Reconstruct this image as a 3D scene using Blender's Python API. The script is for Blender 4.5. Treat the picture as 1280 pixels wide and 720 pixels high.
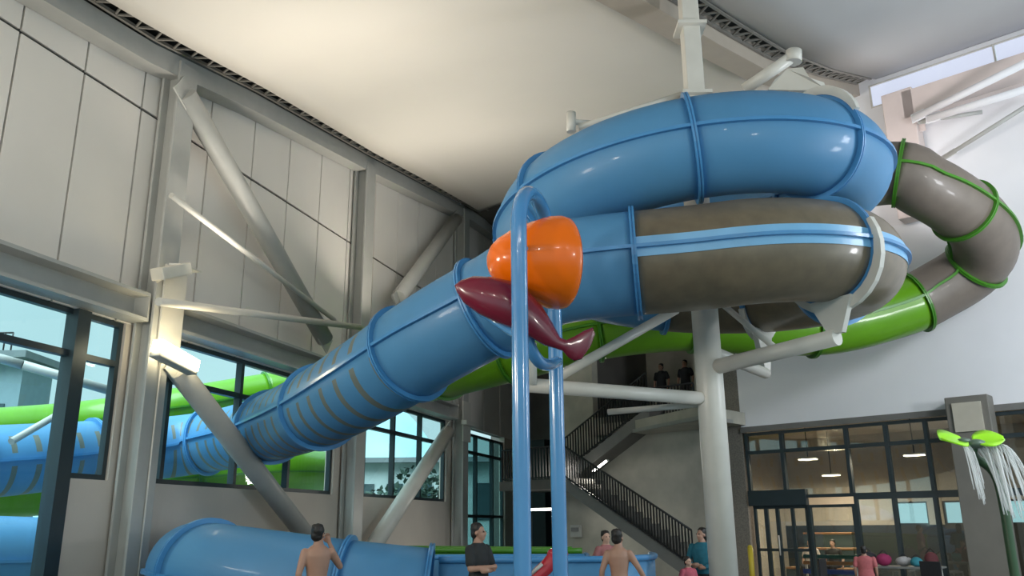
import bpy, bmesh, math, random
from mathutils import Vector, Matrix
from math import sin, cos, pi, radians, hypot
random.seed(7)
for o in list(bpy.data.objects): bpy.data.objects.remove(o)
SC = bpy.context.scene; COL = SC.collection
V = Vector
# ------------------------------------------------------------------ camera
FOC, PITCH, ROLL = 1050.0, radians(15.8), radians(0.5)
CAM = V((0, 0, 1.65))
Fw = V((0, cos(PITCH), sin(PITCH))); U0 = V((0, -sin(PITCH), cos(PITCH))); R0 = V((1, 0, 0))
Rt = cos(ROLL)*R0 - sin(ROLL)*U0; Up = cos(ROLL)*U0 + sin(ROLL)*R0
cd = bpy.data.cameras.new('camera'); cam = bpy.data.objects.new('camera', cd); COL.objects.link(cam)
cd.sensor_width = 36; cd.lens = FOC*36/1280; cd.clip_end = 3000; cd.clip_start = .05
m = Matrix((Rt, Up, -Fw)).transposed().to_4x4(); m.translation = CAM
cam.matrix_world = m; SC.camera = cam
def ray(x, y): return Fw*FOC + Rt*(x-640) - Up*(y-360)
def at(x, y, Y):
    d = ray(x, y); return CAM + d*(Y/d.y)
def plane(x, y, p0, n):
    d = ray(x, y); return CAM + d*((p0-CAM).dot(n)/d.dot(n))
# ------------------------------------------------------------------ light, world, exposure
vs = SC.view_settings; vs.view_transform = 'Standard'; vs.look = 'None'; vs.gamma = 1; vs.use_curve_mapping = False
vs.exposure = 0.0
w = bpy.data.worlds.new('world'); SC.world = w; w.use_nodes = True
nt = w.node_tree; bg = nt.nodes['Background']; bg.inputs[1].default_value = 1.0
tc = nt.nodes.new('ShaderNodeTexCoord'); nz = nt.nodes.new('ShaderNodeTexNoise'); nz.inputs['Scale'].default_value = 2.5; nz.inputs['Detail'].default_value = 4
rp = nt.nodes.new('ShaderNodeValToRGB')
rp.color_ramp.elements[0].color = (.47, .74, .80, 1); rp.color_ramp.elements[0].position = .3
rp.color_ramp.elements[1].color = (.64, .92, .97, 1); rp.color_ramp.elements[1].position = .7
nt.links.new(tc.outputs['Generated'], nz.inputs[0]); nt.links.new(nz.outputs[0], rp.inputs[0]); sx = nt.nodes.new('ShaderNodeSeparateXYZ'); mr = nt.nodes.new('ShaderNodeMapRange'); mr.inputs[1].default_value = .22; mr.inputs[2].default_value = .9; mr.inputs[3].default_value = 1.0; mr.inputs[4].default_value = 2.2
nt.links.new(tc.outputs['Generated'], sx.inputs[0]); nt.links.new(sx.outputs[2], mr.inputs[0]); nt.links.new(mr.outputs[0], bg.inputs[1])
nt.links.new(rp.outputs[0], bg.inputs[0])
def area(name, loc, aim, power, size, col=(1, .87, .70), sy=None, spread=180):
    l = bpy.data.lights.new(name, 'AREA'); l.energy = power; l.color = col; l.size = size
    if sy: l.shape = 'RECTANGLE'; l.size_y = sy
    l.spread = radians(spread)
    o = bpy.data.objects.new(name, l); COL.objects.link(o); o.location = loc
    o.rotation_euler = (V(aim)-V(loc)).to_track_quat('-Z', 'Y').to_euler(); return o
sl = bpy.data.lights.new('overcast_sun', 'SUN'); sl.energy = 7.5; sl.angle = radians(50); sl.color = (.80, .95, 1)
so_ = bpy.data.objects.new('overcast_sun', sl); COL.objects.link(so_); so_.rotation_euler = V((.25, .55, -1)).to_track_quat('-Z', 'Y').to_euler()
def B0_(u, z, off): return V((6.69834+.742*u-.6704*off, 23-.6704*u-.742*off, z))
# the hall's uplighters on the left columns and behind the camera, plus added fills
UPC = (1, .91, .78)
area('uplight', (-8.4, 6.0, 4.6), (-2.5, 7.5, 10.5), 360, 1.4, UPC)
area('uplight', (-5.3, 15.2, 5.4), (-2.2, 14.2, 11), 190, .6, UPC, spread=120)
area('uplight', (-3.0, 21.6, 6.0), (-.6, 21.0, 12), 230, .6, UPC, spread=130)  # added to brighten the far ceiling, no fixture on this column
area('uplight', (-9.5, 0, 5.0), (-3, 1.5, 10), 430, .9, UPC)
area('uplight', (9.5, -2, 5.6), (4, 1, 10), 260, .9, (1, .93, .84))
area('uplight', B0_(4.6, 9.2, 2.6), B0_(4.9, 12.5, .6), 45, .9, (1, .90, .88))  # added fill for the pier and pink beam, no fixture here
area('wall_fill', B0_(12, 7.2, 7), B0_(.5, 5.4, 0), 330, 1.2, (.93, .95, 1))  # added out of view to brighten the white back wall, not a fixture
area('wall_fill', B0_(14, 4.5, 6), B0_(1.0, 5.0, 0), 300, 1.2, (.93, .95, 1))  # second added fill, aimed at the lower part of the white wall
for k in range(4):      # high bay lamps over the pool behind the camera
    area('high_bay', (-4.5+3.2*k, -3.5+.6*k, 8.6), (-.5+1.5*k, 11, 5.5), 50, .28, (1, .93, .85))
area('clerestory_daylight', B0_(9, 12.4, -.9), B0_(9, 11.6, 2), 60, 6.0, (.72, .84, 1), .8)
# ------------------------------------------------------------------ materials
MATS = {}
def mat(name, col, rough=.5, metal=0, var=.06, scale=3, bump=0, emit=None, estr=0, coat=0, spec=.5, alpha=None, stretch=None, sub=0):
    if name in MATS: return MATS[name]
    mt = bpy.data.materials.new(name); mt.use_nodes = True; t = mt.node_tree; b = t.nodes['Principled BSDF']
    b.inputs['Roughness'].default_value = rough; b.inputs['Metallic'].default_value = metal
    b.inputs['Coat Weight'].default_value = coat; b.inputs['Coat Roughness'].default_value = .08; b.inputs['Specular IOR Level'].default_value = spec
    c = t.nodes.new('ShaderNodeTexCoord'); n = t.nodes.new('ShaderNodeTexNoise'); n.inputs['Scale'].default_value = scale; n.inputs['Detail'].default_value = 5
    src = c.outputs['Object']
    if stretch:
        mp = t.nodes.new('ShaderNodeMapping'); mp.inputs['Scale'].default_value = stretch; t.links.new(src, mp.inputs[0]); src = mp.outputs[0]
    t.links.new(src, n.inputs['Vector'])
    r = t.nodes.new('ShaderNodeValToRGB')
    r.color_ramp.elements[0].position = .3; r.color_ramp.elements[1].position = .7
    r.color_ramp.elements[0].color = tuple(max(0, x*(1-var)) for x in col)+(1,)
    r.color_ramp.elements[1].color = tuple(min(1, x*(1+var)) for x in col)+(1,)
    t.links.new(n.outputs[0], r.inputs[0]); t.links.new(r.outputs[0], b.inputs['Base Color'])
    if bump:
        bp = t.nodes.new('ShaderNodeBump'); bp.inputs['Strength'].default_value = bump; bp.inputs['Distance'].default_value = .02
        t.links.new(n.outputs[0], bp.inputs['Height']); t.links.new(bp.outputs[0], b.inputs['Normal'])
    if emit: b.inputs['Emission Color'].default_value = tuple(emit)+(1,); b.inputs['Emission Strength'].default_value = estr
    if alpha is not None: b.inputs['Alpha'].default_value = alpha
    if sub: b.inputs['Subsurface Weight'].default_value = sub
    MATS[name] = mt; return mt
def glass(name, tint, refl=.09, rough=.02):
    mt = bpy.data.materials.new(name); mt.use_nodes = True; t = mt.node_tree; t.nodes.clear()
    out = t.nodes.new('ShaderNodeOutputMaterial'); tr = t.nodes.new('ShaderNodeBsdfTransparent'); tr.inputs[0].default_value = tuple(tint)+(1,)
    gl = t.nodes.new('ShaderNodeBsdfGlossy'); gl.inputs['Roughness'].default_value = rough
    mx = t.nodes.new('ShaderNodeMixShader'); fr = t.nodes.new('ShaderNodeLayerWeight')
    pw = t.nodes.new('ShaderNodeMath'); pw.operation = 'POWER'; pw.inputs[1].default_value = 5
    mm = t.nodes.new('ShaderNodeMath'); mm.operation = 'MULTIPLY_ADD'; mm.inputs[1].default_value = .35; mm.inputs[2].default_value = refl
    t.links.new(fr.outputs['Facing'], pw.inputs[0]); t.links.new(pw.outputs[0], mm.inputs[0]); t.links.new(mm.outputs[0], mx.inputs[0]); t.links.new(tr.outputs[0], mx.inputs[1]); t.links.new(gl.outputs[0], mx.inputs[2]); t.links.new(mx.outputs[0], out.inputs[0])
    MATS[name] = mt; return mt
PANEL = mat('cladding panel', (.76, .72, .675), .55, var=.03, scale=.6)
GROOVE = mat('panel groove', (.05, .045, .04), .8)
CREAM = mat('cream plaster', (.56, .50, .44), .7, var=.04, scale=1)
WHITE = mat('white plaster', (.82, .82, .85), .7, var=.03, scale=.7)
CEIL = mat('ceiling membrane', (.62, .595, .55), .75, var=.02, scale=.5)
STEEL = mat('grey painted steel', (.42, .42, .40), .4, var=.04)
PIPE = mat('white painted steel', (.62, .60, .55), .35, var=.04)
FRAME = mat('dark aluminium', (.035, .05, .057), .4, .3)
VOID_SHADE = mat('roof void shade', (.03, .028, .026), .9)  # near-black colour carries the shade of the open roof void
LACE = mat('lacing steel', (.20, .19, .17), .5)
WARM = mat('warm beam paint', (.40, .345, .285), .6, var=.03)
PINKW = mat('pinkish beam paint', (.70, .60, .57), .6, var=.03)
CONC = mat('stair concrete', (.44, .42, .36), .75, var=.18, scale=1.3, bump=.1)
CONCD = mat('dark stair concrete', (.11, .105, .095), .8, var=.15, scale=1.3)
RAILM = mat('black railing steel', (.012, .012, .013), .5)
FLOORM = mat('wet pool floor', (.12, .135, .14), .25, var=.1, scale=4)
BLUE = mat('blue fibreglass', (.12, .365, .645), .46, var=.04, scale=1.2, coat=.12)
BLUED = mat('blue flange', (.065, .26, .54), .35, var=.05, coat=.2)
BLUEL = mat('light blue band', (.19, .45, .72), .35, var=.05)
TAN = mat('translucent tan fibreglass', (.16, .125, .08), .42, var=.14, scale=5, coat=.25)
TANS = mat('tan daylight stripe', (.24, .26, .22), .4, var=.05)
GREEN = mat('lime green fibreglass', (.17, .44, .015), .35, var=.05, coat=.35)
GREEND = mat('green flange', (.055, .22, .015), .35, var=.05)
TANG = mat('grey tan fibreglass', (.165, .135, .11), .5, var=.08, scale=4, coat=.12)
POLEB = mat('blue pole paint', (.065, .25, .53), .22, var=.05, coat=.7)
ORANGE = mat('orange fibreglass', (1.0, .17, .001), .25, var=.04, coat=.4, spec=.3)
MAROON = mat('maroon fibreglass', (.17, .006, .025), .25, var=.06, coat=.6)
LEAFG = mat('lime leaf fibreglass', (.36, .85, .02), .3, var=.08, coat=.5, emit=None)
GPIPE = mat('green grey pipe', (.10, .15, .11), .35)
WATER = glass('falling water', (.97, .98, .98), .12, .15)
GLASS = glass('window glass', (.92, .99, .99), .035)
GLASST = glass('hall glass', (.85, .88, .87), .10)
SKIN = mat('skin', (.40, .225, .16), .5, var=.05, scale=8, sub=.05)
SKINP = mat('pale skin', (.58, .36, .27), .5, var=.05, scale=8, sub=.05)
HAIR = mat('dark hair', (.014, .011, .010), .5, var=.3, scale=40, bump=.4)
EYE = mat('eye', (.02, .015, .012), .2)
def cloth(name, c): return mat(name, c, .8, var=.1, scale=20, bump=.15)
def translucent(m, f):
    t = m.node_tree; b = t.nodes['Principled BSDF']; out = t.nodes['Material Output']; tl = t.nodes.new('ShaderNodeBsdfTranslucent'); mx = t.nodes.new('ShaderNodeMixShader'); mx.inputs[0].default_value = f
    t.links.new(b.inputs['Base Color'].links[0].from_socket, tl.inputs[0]); t.links.new(b.outputs[0], mx.inputs[1]); t.links.new(tl.outputs[0], mx.inputs[2]); t.links.new(mx.outputs[0], out.inputs[0])
for m_ in (BLUE, GREEN, TANS): translucent(m_, .3)
# ------------------------------------------------------------------ mesh helpers
class MB:
    def __init__(s): s.bm = bmesh.new(); s.mats = []
    def mi(s, m):
        if m is None: return 0
        if m not in s.mats: s.mats.append(m)
        return s.mats.index(m)
    def hexa(s, p, m=None):
        v = [s.bm.verts.new(q) for q in p]; k = s.mi(m)
        for f in ((0,3,2,1),(4,5,6,7),(0,1,5,4),(1,2,6,5),(2,3,7,6),(3,0,4,7)):
            s.bm.faces.new([v[i] for i in f]).material_index = k
    def fbox(s, O, ex, ey, x, y, z, m=None):
        ez = V((0,0,1)); P = lambda a,b,c: O+ex*a+ey*b+ez*c
        s.hexa([P(x[0],y[0],z[0]),P(x[1],y[0],z[0]),P(x[1],y[1],z[0]),P(x[0],y[1],z[0]),P(x[0],y[0],z[1]),P(x[1],y[0],z[1]),P(x[1],y[1],z[1]),P(x[0],y[1],z[1])], m)
    def box(s, x, y, z, m=None): s.fbox(V((0,0,0)), V((1,0,0)), V((0,1,0)), x, y, z, m)
    def bar(s, a, b, w, h, upv=(0,0,1), m=None):
        a, b = V(a), V(b); t = (b-a).normalized(); sd = t.cross(V(upv))
        sd = sd.normalized() if sd.length > 1e-4 else V((1,0,0)); u = sd.cross(t)
        q = lambda c,i,j: c+sd*i*w/2+u*j*h/2
        s.hexa([q(a,-1,-1),q(a,1,-1),q(b,1,-1),q(b,-1,-1),q(a,-1,1),q(a,1,1),q(b,1,1),q(b,-1,1)], m)
    def tube(s, pts, r, n=16, m=None, cap=True, flat=1.0, upv=(0,0,1)):
        pts = [V(p) for p in pts]; rs = r if isinstance(r, (list, tuple)) else [r]*len(pts); k = s.mi(m); rings = []; sd = None
        for i, p in enumerate(pts):
            t = (pts[min(i+1,len(pts)-1)]-pts[max(i-1,0)]).normalized()
            if sd is None:
                sd = t.cross(V(upv)); sd = sd.normalized() if sd.length > 1e-3 else t.cross(V((0,1,0))).normalized()
            else: sd = (sd-t*sd.dot(t)).normalized()
            u = sd.cross(t)
            rings.append([s.bm.verts.new(p+rs[i]*(cos(2*pi*j/n)*sd+sin(2*pi*j/n)*u*flat)) for j in range(n)])
        for a, b in zip(rings, rings[1:]):
            for j in range(n):
                f = s.bm.faces.new((a[j],a[(j+1)%n],b[(j+1)%n],b[j])); f.material_index = k; f.smooth = True
        if cap:
            for rr in (rings[0], rings[-1]):
                f = s.bm.faces.new(rr); f.material_index = k
    def lathe(s, O, ax, prof, n=32, m=None, closed=False):
        ax = V(ax).normalized(); a = ax.cross(V((0,0,1))); a = a.normalized() if a.length > 1e-3 else V((1,0,0)); b = ax.cross(a); O = V(O); k = s.mi(m)
        rings = [[s.bm.verts.new(O+ax*h+(a*cos(2*pi*j/n)+b*sin(2*pi*j/n))*max(r,1e-4)) for j in range(n)] for h, r in prof]
        pr = list(zip(rings, rings[1:]))
        if closed: pr.append((rings[-1], rings[0]))
        for p, q in pr:
            for j in range(n):
                f = s.bm.faces.new((p[j],p[(j+1)%n],q[(j+1)%n],q[j])); f.material_index = k; f.smooth = True
    def prism(s, poly, d, m=None):
        k = s.mi(m); a = [s.bm.verts.new(V(p)) for p in poly]; b = [s.bm.verts.new(V(p)+V(d)) for p in poly]; n = len(a)
        s.bm.faces.new(a).material_index = k; s.bm.faces.new(b[::-1]).material_index = k
        for i in range(n): s.bm.faces.new((a[i],a[(i+1)%n],b[(i+1)%n],b[i])).material_index = k
    def ball(s, c, r, m=None, sub=2, sc=(1,1,1), rot=None):
        M = Matrix.Translation(V(c)) @ (rot.to_4x4() if rot else Matrix.Identity(4)) @ Matrix.Diagonal((r*sc[0], r*sc[1], r*sc[2], 1))
        g = bmesh.ops.create_icosphere(s.bm, subdivisions=sub, radius=1, matrix=M); k = s.mi(m)
        for v in g['verts']:
            for f in v.link_faces: f.material_index = k; f.smooth = True
    def build(s, name, m=None, parent=None, bevel=0, smooth=None, weld=False):
        bmesh.ops.recalc_face_normals(s.bm, faces=s.bm.faces[:])
        me = bpy.data.meshes.new(name); s.bm.to_mesh(me); s.bm.free()
        for x in (s.mats or [m]): me.materials.append(x)
        o = bpy.data.objects.new(name, me); COL.objects.link(o)
        if parent: o.parent = parent
        if bevel:
            b = o.modifiers.new('bevel', 'BEVEL'); b.width = bevel; b.segments = 2; b.limit_method = 'ANGLE'
        return o
def tag(o, label, cat, group=None, kind=None):
    o['label'] = label; o['category'] = cat
    if group: o['group'] = group
    if kind: o['kind'] = kind
    return o
def struct(o): o['kind'] = 'structure'; return o
def thing(name, label, cat, group=None, kind=None):
    o = bpy.data.objects.new(name, None); COL.objects.link(o); o.empty_display_size = .2
    return tag(o, label, cat, group, kind)
def dup(o, parent=None, off=None):
    c = o.copy(); COL.objects.link(c)
    if parent: c.parent = parent
    if off is not None: c.location = o.location + off
    return c
def crom(P, step=.12):
    P = [V(p) for p in P]; P = [P[0]*2-P[1]] + P + [P[-1]*2-P[-2]]; out = []
    for i in range(1, len(P)-2):
        a, b, c, d = P[i-1:i+3]
        for k in range(24):
            t = k/24; out.append(.5*((2*b)+(c-a)*t+(2*a-5*b+4*c-d)*t*t+(3*b-a-3*c+d)*t**3))
    out.append(P[-2]); res = [out[0]]; acc = 0
    for a, b in zip(out, out[1:]):
        L = (b-a).length; pos = 0
        while acc+(L-pos) >= step:
            pos += step-acc; res.append(a+(b-a)*(pos/L)); acc = 0
        acc += L-pos
    return res
# ------------------------------------------------------------------ the two long walls' frames
dL = V((.29853746, .95439792, 0)); nL = V((.95439792, -.29853746, 0)); OL = V((-6.82033, 15, 0))
def L(t, z, off=0): return OL + dL*t + nL*off + V((0,0,z))
def Lpx(x, y, off=0): return plane(x, y, OL+nL*off, nL)
def Lt(x, y, off=0): q = Lpx(x, y, off); return (q-OL).dot(dL), q.z
a2 = radians(-47.9); uB = V((-sin(a2), -cos(a2), 0)); nB = V((-cos(a2), sin(a2), 0)); OB = V((6.69834, 23, 0))
def B(u, z, off=0): return OB + uB*u + nB*off + V((0,0,z))
def Bpx(x, y, off=0): return plane(x, y, OB+nB*off, nB)
def Bu(x, y, off=0): q = Bpx(x, y, off); return (q-OB).dot(uB), q.z
FZ = -0.1
def interp(tab, x):
    if x <= tab[0][0]: a, b = tab[0], tab[1]
    elif x >= tab[-1][0]: a, b = tab[-2], tab[-1]
    else:
        for a, b in zip(tab, tab[1:]):
            if a[0] <= x <= b[0]: break
    return a[1]+(b[1]-a[1])*(x-a[0])/(b[0]-a[0])
ROOFL = [(-2.82, 10.26), (-.95, 10.45), (2.27, 11.08), (7.56, 11.9), (12.0, 12.65), (16.5, 13.45)]       # wall top along the left wall
CEDGE = [(0, 13.15), (1.5, 12.9), (4.7, 12.34), (8.1, 11.68), (12.9, 10.9), (15.9, 10.3), (17.5, 10.06)]   # ceiling edge by distance from the back wall
RIDGE = [(0, 13.04), (3, 12.05), (5.8, 11.3), (8, 10.95), (9.9, 10.7), (14, 10.1), (20, 9.3)]
# ------------------------------------------------------------------ floor, ground
g = MB(); g.fbox(OL, dL, nL, (-26, 32), (-.15, 34), (FZ-.15, FZ)); struct(g.build('floor', FLOORM))
g = MB(); g.fbox(OL, dL, nL, (-40, 60), (-60, -.16), (FZ-.6, FZ-.3)); o = g.build('outside_ground', mat('outside paving', (.16, .20, .17), .9, var=.2)); struct(o)
# ------------------------------------------------------------------ left wall
g = MB(); ts = [-26, -12, -6, -2.82, -.95, 2.27, 7.56, 12, 16.5, 24]
for a, b in zip(ts, ts[1:]):
    za, zb = interp(ROOFL, a), min(interp(ROOFL, b), 14.2)
    q = lambda t, z, f: L(t, z, f)
    g.hexa([q(a,5.2,-.3),q(b,5.2,-.3),q(b,5.2,-.05),q(a,5.2,-.05),q(a,za+.4,-.3),q(b,zb+.4,-.3),q(b,zb+.4,-.05),q(a,za+.4,-.05)], GROOVE)
vg = [-26, -11.6, -9.6, -7.6, -5.6, -3.36, -2.02, -.62, 1.37, 2.93, 4.42, 5.93, 7.48, 9.1, 10.7, 12.3, 13.9, 15.5, 17.2, 19, 21, 24]
for a, b in zip(vg, vg[1:]):
    w_ = .022
    g.fbox(OL, dL, nL, (a+w_, b-w_), (-.06, 0), (5.2, 9.33-.03), PANEL)
    za, zb = interp(ROOFL, a), min(interp(ROOFL, b), 14.2); x0, x1 = a+w_, b-w_
    q = lambda t, z, f: L(t, z, f); h = 9.33+.03
    g.hexa([q(x0,h,-.06),q(x1,h,-.06),q(x1,h,0),q(x0,h,0),q(x0,max(za,h+.05),-.06),q(x1,max(zb,h+.05),-.06),q(x1,max(zb,h+.05),0),q(x0,max(za,h+.05),0)], PANEL)
g.fbox(OL, dL, nL, (-1.3, 15.6), (-.25, 0), (FZ, 2.45), CREAM)
g.fbox(OL, dL, nL, (-.35, .35), (-.25, 0), (2.45, 5.2), CREAM)
g.fbox(OL, dL, nL, (7.35, 8.35), (-.25, 0), (2.45, 5.2), CREAM)
g.fbox(OL, dL, nL, (15.1, 16.4), (-.25, 0), (FZ, 5.2), CREAM)
g.fbox(OL, dL, nL, (-26, -7), (-.25, 0), (FZ, 5.2), CREAM)
g.fbox(OL, dL, nL, (21.6, 24), (-.25, 0), (FZ, 5.2), CREAM)
struct(g.build('wall_left'))
WN = [0]
def glazing(O, ex, ey, x0, x1, z0, z1, xs, zs, gm, fw=.09, dep=.12, thick=(), base=-.18, fm=None):
    """a framed window: frame, mullions and transoms, one pane per opening"""
    WN[0] += 1; FRM = fm or FRAME
    f = MB(); y = (base, base+dep)
    f.fbox(O, ex, ey, (x0, x1), y, (z1-fw, z1)); f.fbox(O, ex, ey, (x0, x1), y, (z0, z0+fw))
    f.fbox(O, ex, ey, (x0, x0+fw), y, (z0+fw, z1-fw)); f.fbox(O, ex, ey, (x1-fw, x1), y, (z0+fw, z1-fw))
    r = struct(f.build('window_%d' % WN[0], FRM))
    for x in xs:
        ww = fw*1.6 if x in thick else fw*.55
        k = MB(); k.fbox(O, ex, ey, (x-ww, x+ww), (y[0], y[1]+.03), (z0+fw, z1-fw)); k.build('mullion', FRM, r)
    for z in zs:
        k = MB(); k.fbox(O, ex, ey, (x0+fw, x1-fw), (y[0]+.005, y[1]+.02), (z-fw*.6, z+fw*.6)); k.build('transom', FRM, r)
    xx = [x0]+list(xs)+[x1]; zz = [z0]+list(zs)+[z1]
    for a, b in zip(xx, xx[1:]):
        for c, d in zip(zz, zz[1:]):
            k = MB(); k.fbox(O, ex, ey, (a+.03, b-.03), (base+dep*.45, base+dep*.55), (c+.03, d-.03)); k.build('pane', gm, r)
    return r
glazing(OL, dL, nL, -7, -1.28, FZ, 5.2, [-5.1, -3.05], [4.45], GLASS, thick=())
k = MB(); k.fbox(OL, dL, nL, (-1.5, -1.22), (-.2, .06), (FZ, 5.2)); struct(k.build('trim_1', FRAME))
glazing(OL, dL, nL, -1.28, -.35, 2.45, 5.2, [], [4.45], GLASS)
glazing(OL, dL, nL, .35, 7.35, 2.45, 5.2, [1.0, 3.25, 5.3], [4.4], GLASS)
glazing(OL, dL, nL, 8.35, 15.1, 2.45, 5.2, [9.1, 11.0, 13.0], [4.38], GLASS)
glazing(OL, dL, nL, 16.4, 21.6, FZ, 5.0, [18.3, 20.2], [2.0, 4.3], glass('tinted glass', (.50, .66, .66), .06))
# ------------------------------------------------------------------ steel along the left wall
def hcol(t, z1, label, off=.05, w=.52, d=.42):
    r = thing('steel_column', label, 'column', 'steel columns along the left wall')
    g = MB(); g.fbox(OL, dL, nL, (t-w/2, t+w/2), (off, off+.06), (FZ, z1)); g.fbox(OL, dL, nL, (t-w/2, t+w/2), (off+d-.06, off+d), (FZ, z1))
    g.fbox(OL, dL, nL, (t-.1, t+.1), (off+.06, off+d-.06), (FZ, z1)); g.build('shaft', STEEL, r, bevel=.012)
    g = MB(); g.fbox(OL, dL, nL, (t-w/2-.1, t+w/2+.1), (off-.03, off+d+.1), (FZ, FZ+.04)); g.build('base_plate', STEEL, r)
    return r
c1 = hcol(.02, 10.5, 'tall grey steel column between the two big left windows')
g = MB(); g.fbox(OL, dL, nL, (-.1, .5), (.48, .52), (4.85, 6.35)); g.build('gusset_plate', PIPE, c1, bevel=.01)
c2 = hcol(7.9, 11.75, 'tall grey steel column where the blue tube reaches the windows')
c3 = hcol(15.75, 13.2, 'farthest grey steel column at the left wall with white connection plates')
g = MB(); g.fbox(OL, dL, nL, (15.35, 16.1), (.48, .52), (4.5, 5.9)); g.fbox(OL, dL, nL, (15.2, 16.3), (.5, .7), (5.05, 5.2)); g.build('gusset_plate', PIPE, c3)
def lbeam(t0, t1, label):
    r = thing('steel_beam', label, 'beam', 'window head beams')
    g = MB(); g.fbox(OL, dL, nL, (t0, t1), (.02, .40), (5.68, 5.74)); g.fbox(OL, dL, nL, (t0, t1), (.02, .08), (5.28, 5.68)); g.fbox(OL, dL, nL, (t0, t1), (.02, .40), (5.22, 5.28))
    g.build('channel', STEEL, r); g = MB(); g.fbox(OL, dL, nL, (t1-.04, t1), (.08, .40), (5.28, 5.68)); g.build('end_plate', STEEL, r)
lbeam(-12, -.27, 'grey steel beam over the leftmost floor-length window')
lbeam(.55, 7.6, 'grey steel beam over the window that the blue tube passes through')
lbeam(8.2, 15.2, 'grey steel beam over the far window with the white brace')
g = MB()
for a, b in zip(ts, ts[1:]):
    za, zb = interp(ROOFL, a), min(interp(ROOFL, b), 14.2)
    g.hexa([L(a,za-.42,.01),L(b,zb-.42,.01),L(b,zb-.42,.42),L(a,za-.42,.42),L(a,za,.01),L(b,zb,.01),L(b,zb,.42),L(a,za,.42)])
struct(g.build('trim_2', STEEL))
def lattice(label, P, Q, wv, n):
    """flat lattice girder in the roof gap: two chords and a zigzag lacing"""
    r = thing('lattice_girder', label, 'girder')
    pts = [P(i/n) for i in range(n+1)]
    for s_ in (0, 1):
        g = MB()
        for a, b in zip(pts, pts[1:]): g.bar(a+wv*s_, b+wv*s_, .06, .06)
        g.build('chord', LACE, r)
    g = MB()
    for i, (a, b) in enumerate(zip(pts, pts[1:])):
        g.bar(a+wv*(i % 2), b+wv*((i+1) % 2), .035, .035)
    g.build('lacing', LACE, r)
def pl_(f): t = -14+31*f; return L(t, min(interp(ROOFL, t), 14.2)+.06, .47)
lattice('long grey lattice girder in the dark gap between left wall and ceiling', pl_, None, nL*.42, 124)
g = MB()
for a, b in zip(ts, ts[1:]):
    za, zb = interp(ROOFL, a)+.3, min(interp(ROOFL, b), 14.2)+.3
    g.hexa([L(a,za,0),L(b,zb,0),L(b,zb,1.4),L(a,za,1.4),L(a,za+.1,0),L(b,zb+.1,0),L(b,zb+.1,1.4),L(a,za+.1,1.4)])
struct(g.build('ceiling_gap_shade', VOID_SHADE))  # plate over the gap, its darkness painted in as shade
# braces
def brace(name, label, a, b, r_, n=20, plate=True, m=PIPE, cat='brace', group='tubular wall braces'):
    r = thing(name, label, cat, group); g = MB(); g.tube([a, b], r_, n); g.build('tube', m, r)
    if plate:
        t = (b-a).normalized()
        for p in (a, b):
            g = MB(); s_ = 1 if p is a else -1
            g.bar(p-t*.28*s_, p+t*.22*s_, .035, r_*2.1, nL.cross(t)); g.build('end_plate', m, r)
    return r
brace('diagonal_brace', 'thick grey tube brace in front of the second window, below the lit lamp', Lpx(222,462,.5), Lpx(398,690,.5), .21, m=STEEL)
brace('diagonal_brace', 'thick grey tube brace high on the wall right of the nearest column', Lpx(232,118,.5), Lpx(406,424,.5), .21, m=STEEL)
brace('diagonal_brace', 'thick white tube brace crossing the far window by the white plates', Lpx(560,540,.5), Lpx(462,690,.5), .23)
brace('diagonal_brace', 'thick grey tube brace high on the wall below the ceiling corner', Lpx(570,274,.5), Lpx(498,372,.5), .23, m=STEEL)
brace('tie_rod', 'thin white tie pipe sloping down to the right from the nearest column', Lpx(214,244,.79), Lpx(418,400,.79), .055, plate=False, cat='tie', group='thin wall tie pipes')
brace('tie_rod', 'thin white tie pipe running nearly level between the two near columns', Lpx(198,377,.93), Lpx(450,409,.93), .075, plate=False, cat='tie', group='thin wall tie pipes')
# ------------------------------------------------------------------ ceilings
NS, NV = 40, 14
def ceilgrid(name, fn, m, thick=.25):
    g = MB(); rows = [[g.bm.verts.new(fn(i/NS, j/NV)) for j in range(NV+1)] for i in range(NS+1)]
    top = [[g.bm.verts.new(v.co+V((0,0,thick))) for v in r] for r in rows]
    for i in range(NS):
        for j in range(NV):
            f = g.bm.faces.new((rows[i][j],rows[i+1][j],rows[i+1][j+1],rows[i][j+1])); f.smooth = True
            g.bm.faces.new((top[i][j],top[i][j+1],top[i+1][j+1],top[i+1][j]))
    for i in range(NS):
        for j in (0, NV): g.bm.faces.new((rows[i][j],top[i][j],top[i+1][j],rows[i+1][j]))
    for j in range(NV):
        for i in (0, NS): g.bm.faces.new((rows[i][j],rows[i][j+1],top[i][j+1],top[i][j]))
    return struct(g.build(name, m))
def c1f(f, v):
    s_ = .25 + 32*f**1.25
    t = (B(0,0,s_)-OL).dot(nL)   # left edge: where line off=.95 from the left wall meets distance s_
    t = ((OB+nB*s_-OL-nL*.95).dot(nB))/(dL.dot(nB)); Pl = L(t, 0, .95)
    zl = interp(CEDGE, s_)
    Pr = B(3.24, 0, s_); zr = interp(RIDGE, s_)
    P = Pl.lerp(Pr, v); P.z = zl+(zr-zl)*v + .35*sin(pi*v)*min(1, s_/6)
    return P
ceilgrid('ceiling', c1f, CEIL)
CEIL_SHADE = mat('ceiling membrane shaded', (.42, .425, .43), .75, var=.02, scale=.5)  # same membrane, darkened so the colour holds the right ceiling's shade
def c2f(f, v):
    s_ = .01 + 32*f**1.25; P = B(4.2+14*v, 0, s_); P.z = interp(RIDGE, s_)+.05-.02*v+.3*sin(pi*v)*min(1, s_/6); return P
ceilgrid('ceiling_right', c2f, CEIL_SHADE)
g = MB()
ss = [-.3, 1.5, 3, 4.5, 5.8, 7, 8, 9.9, 12, 14, 20, 30]
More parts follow.
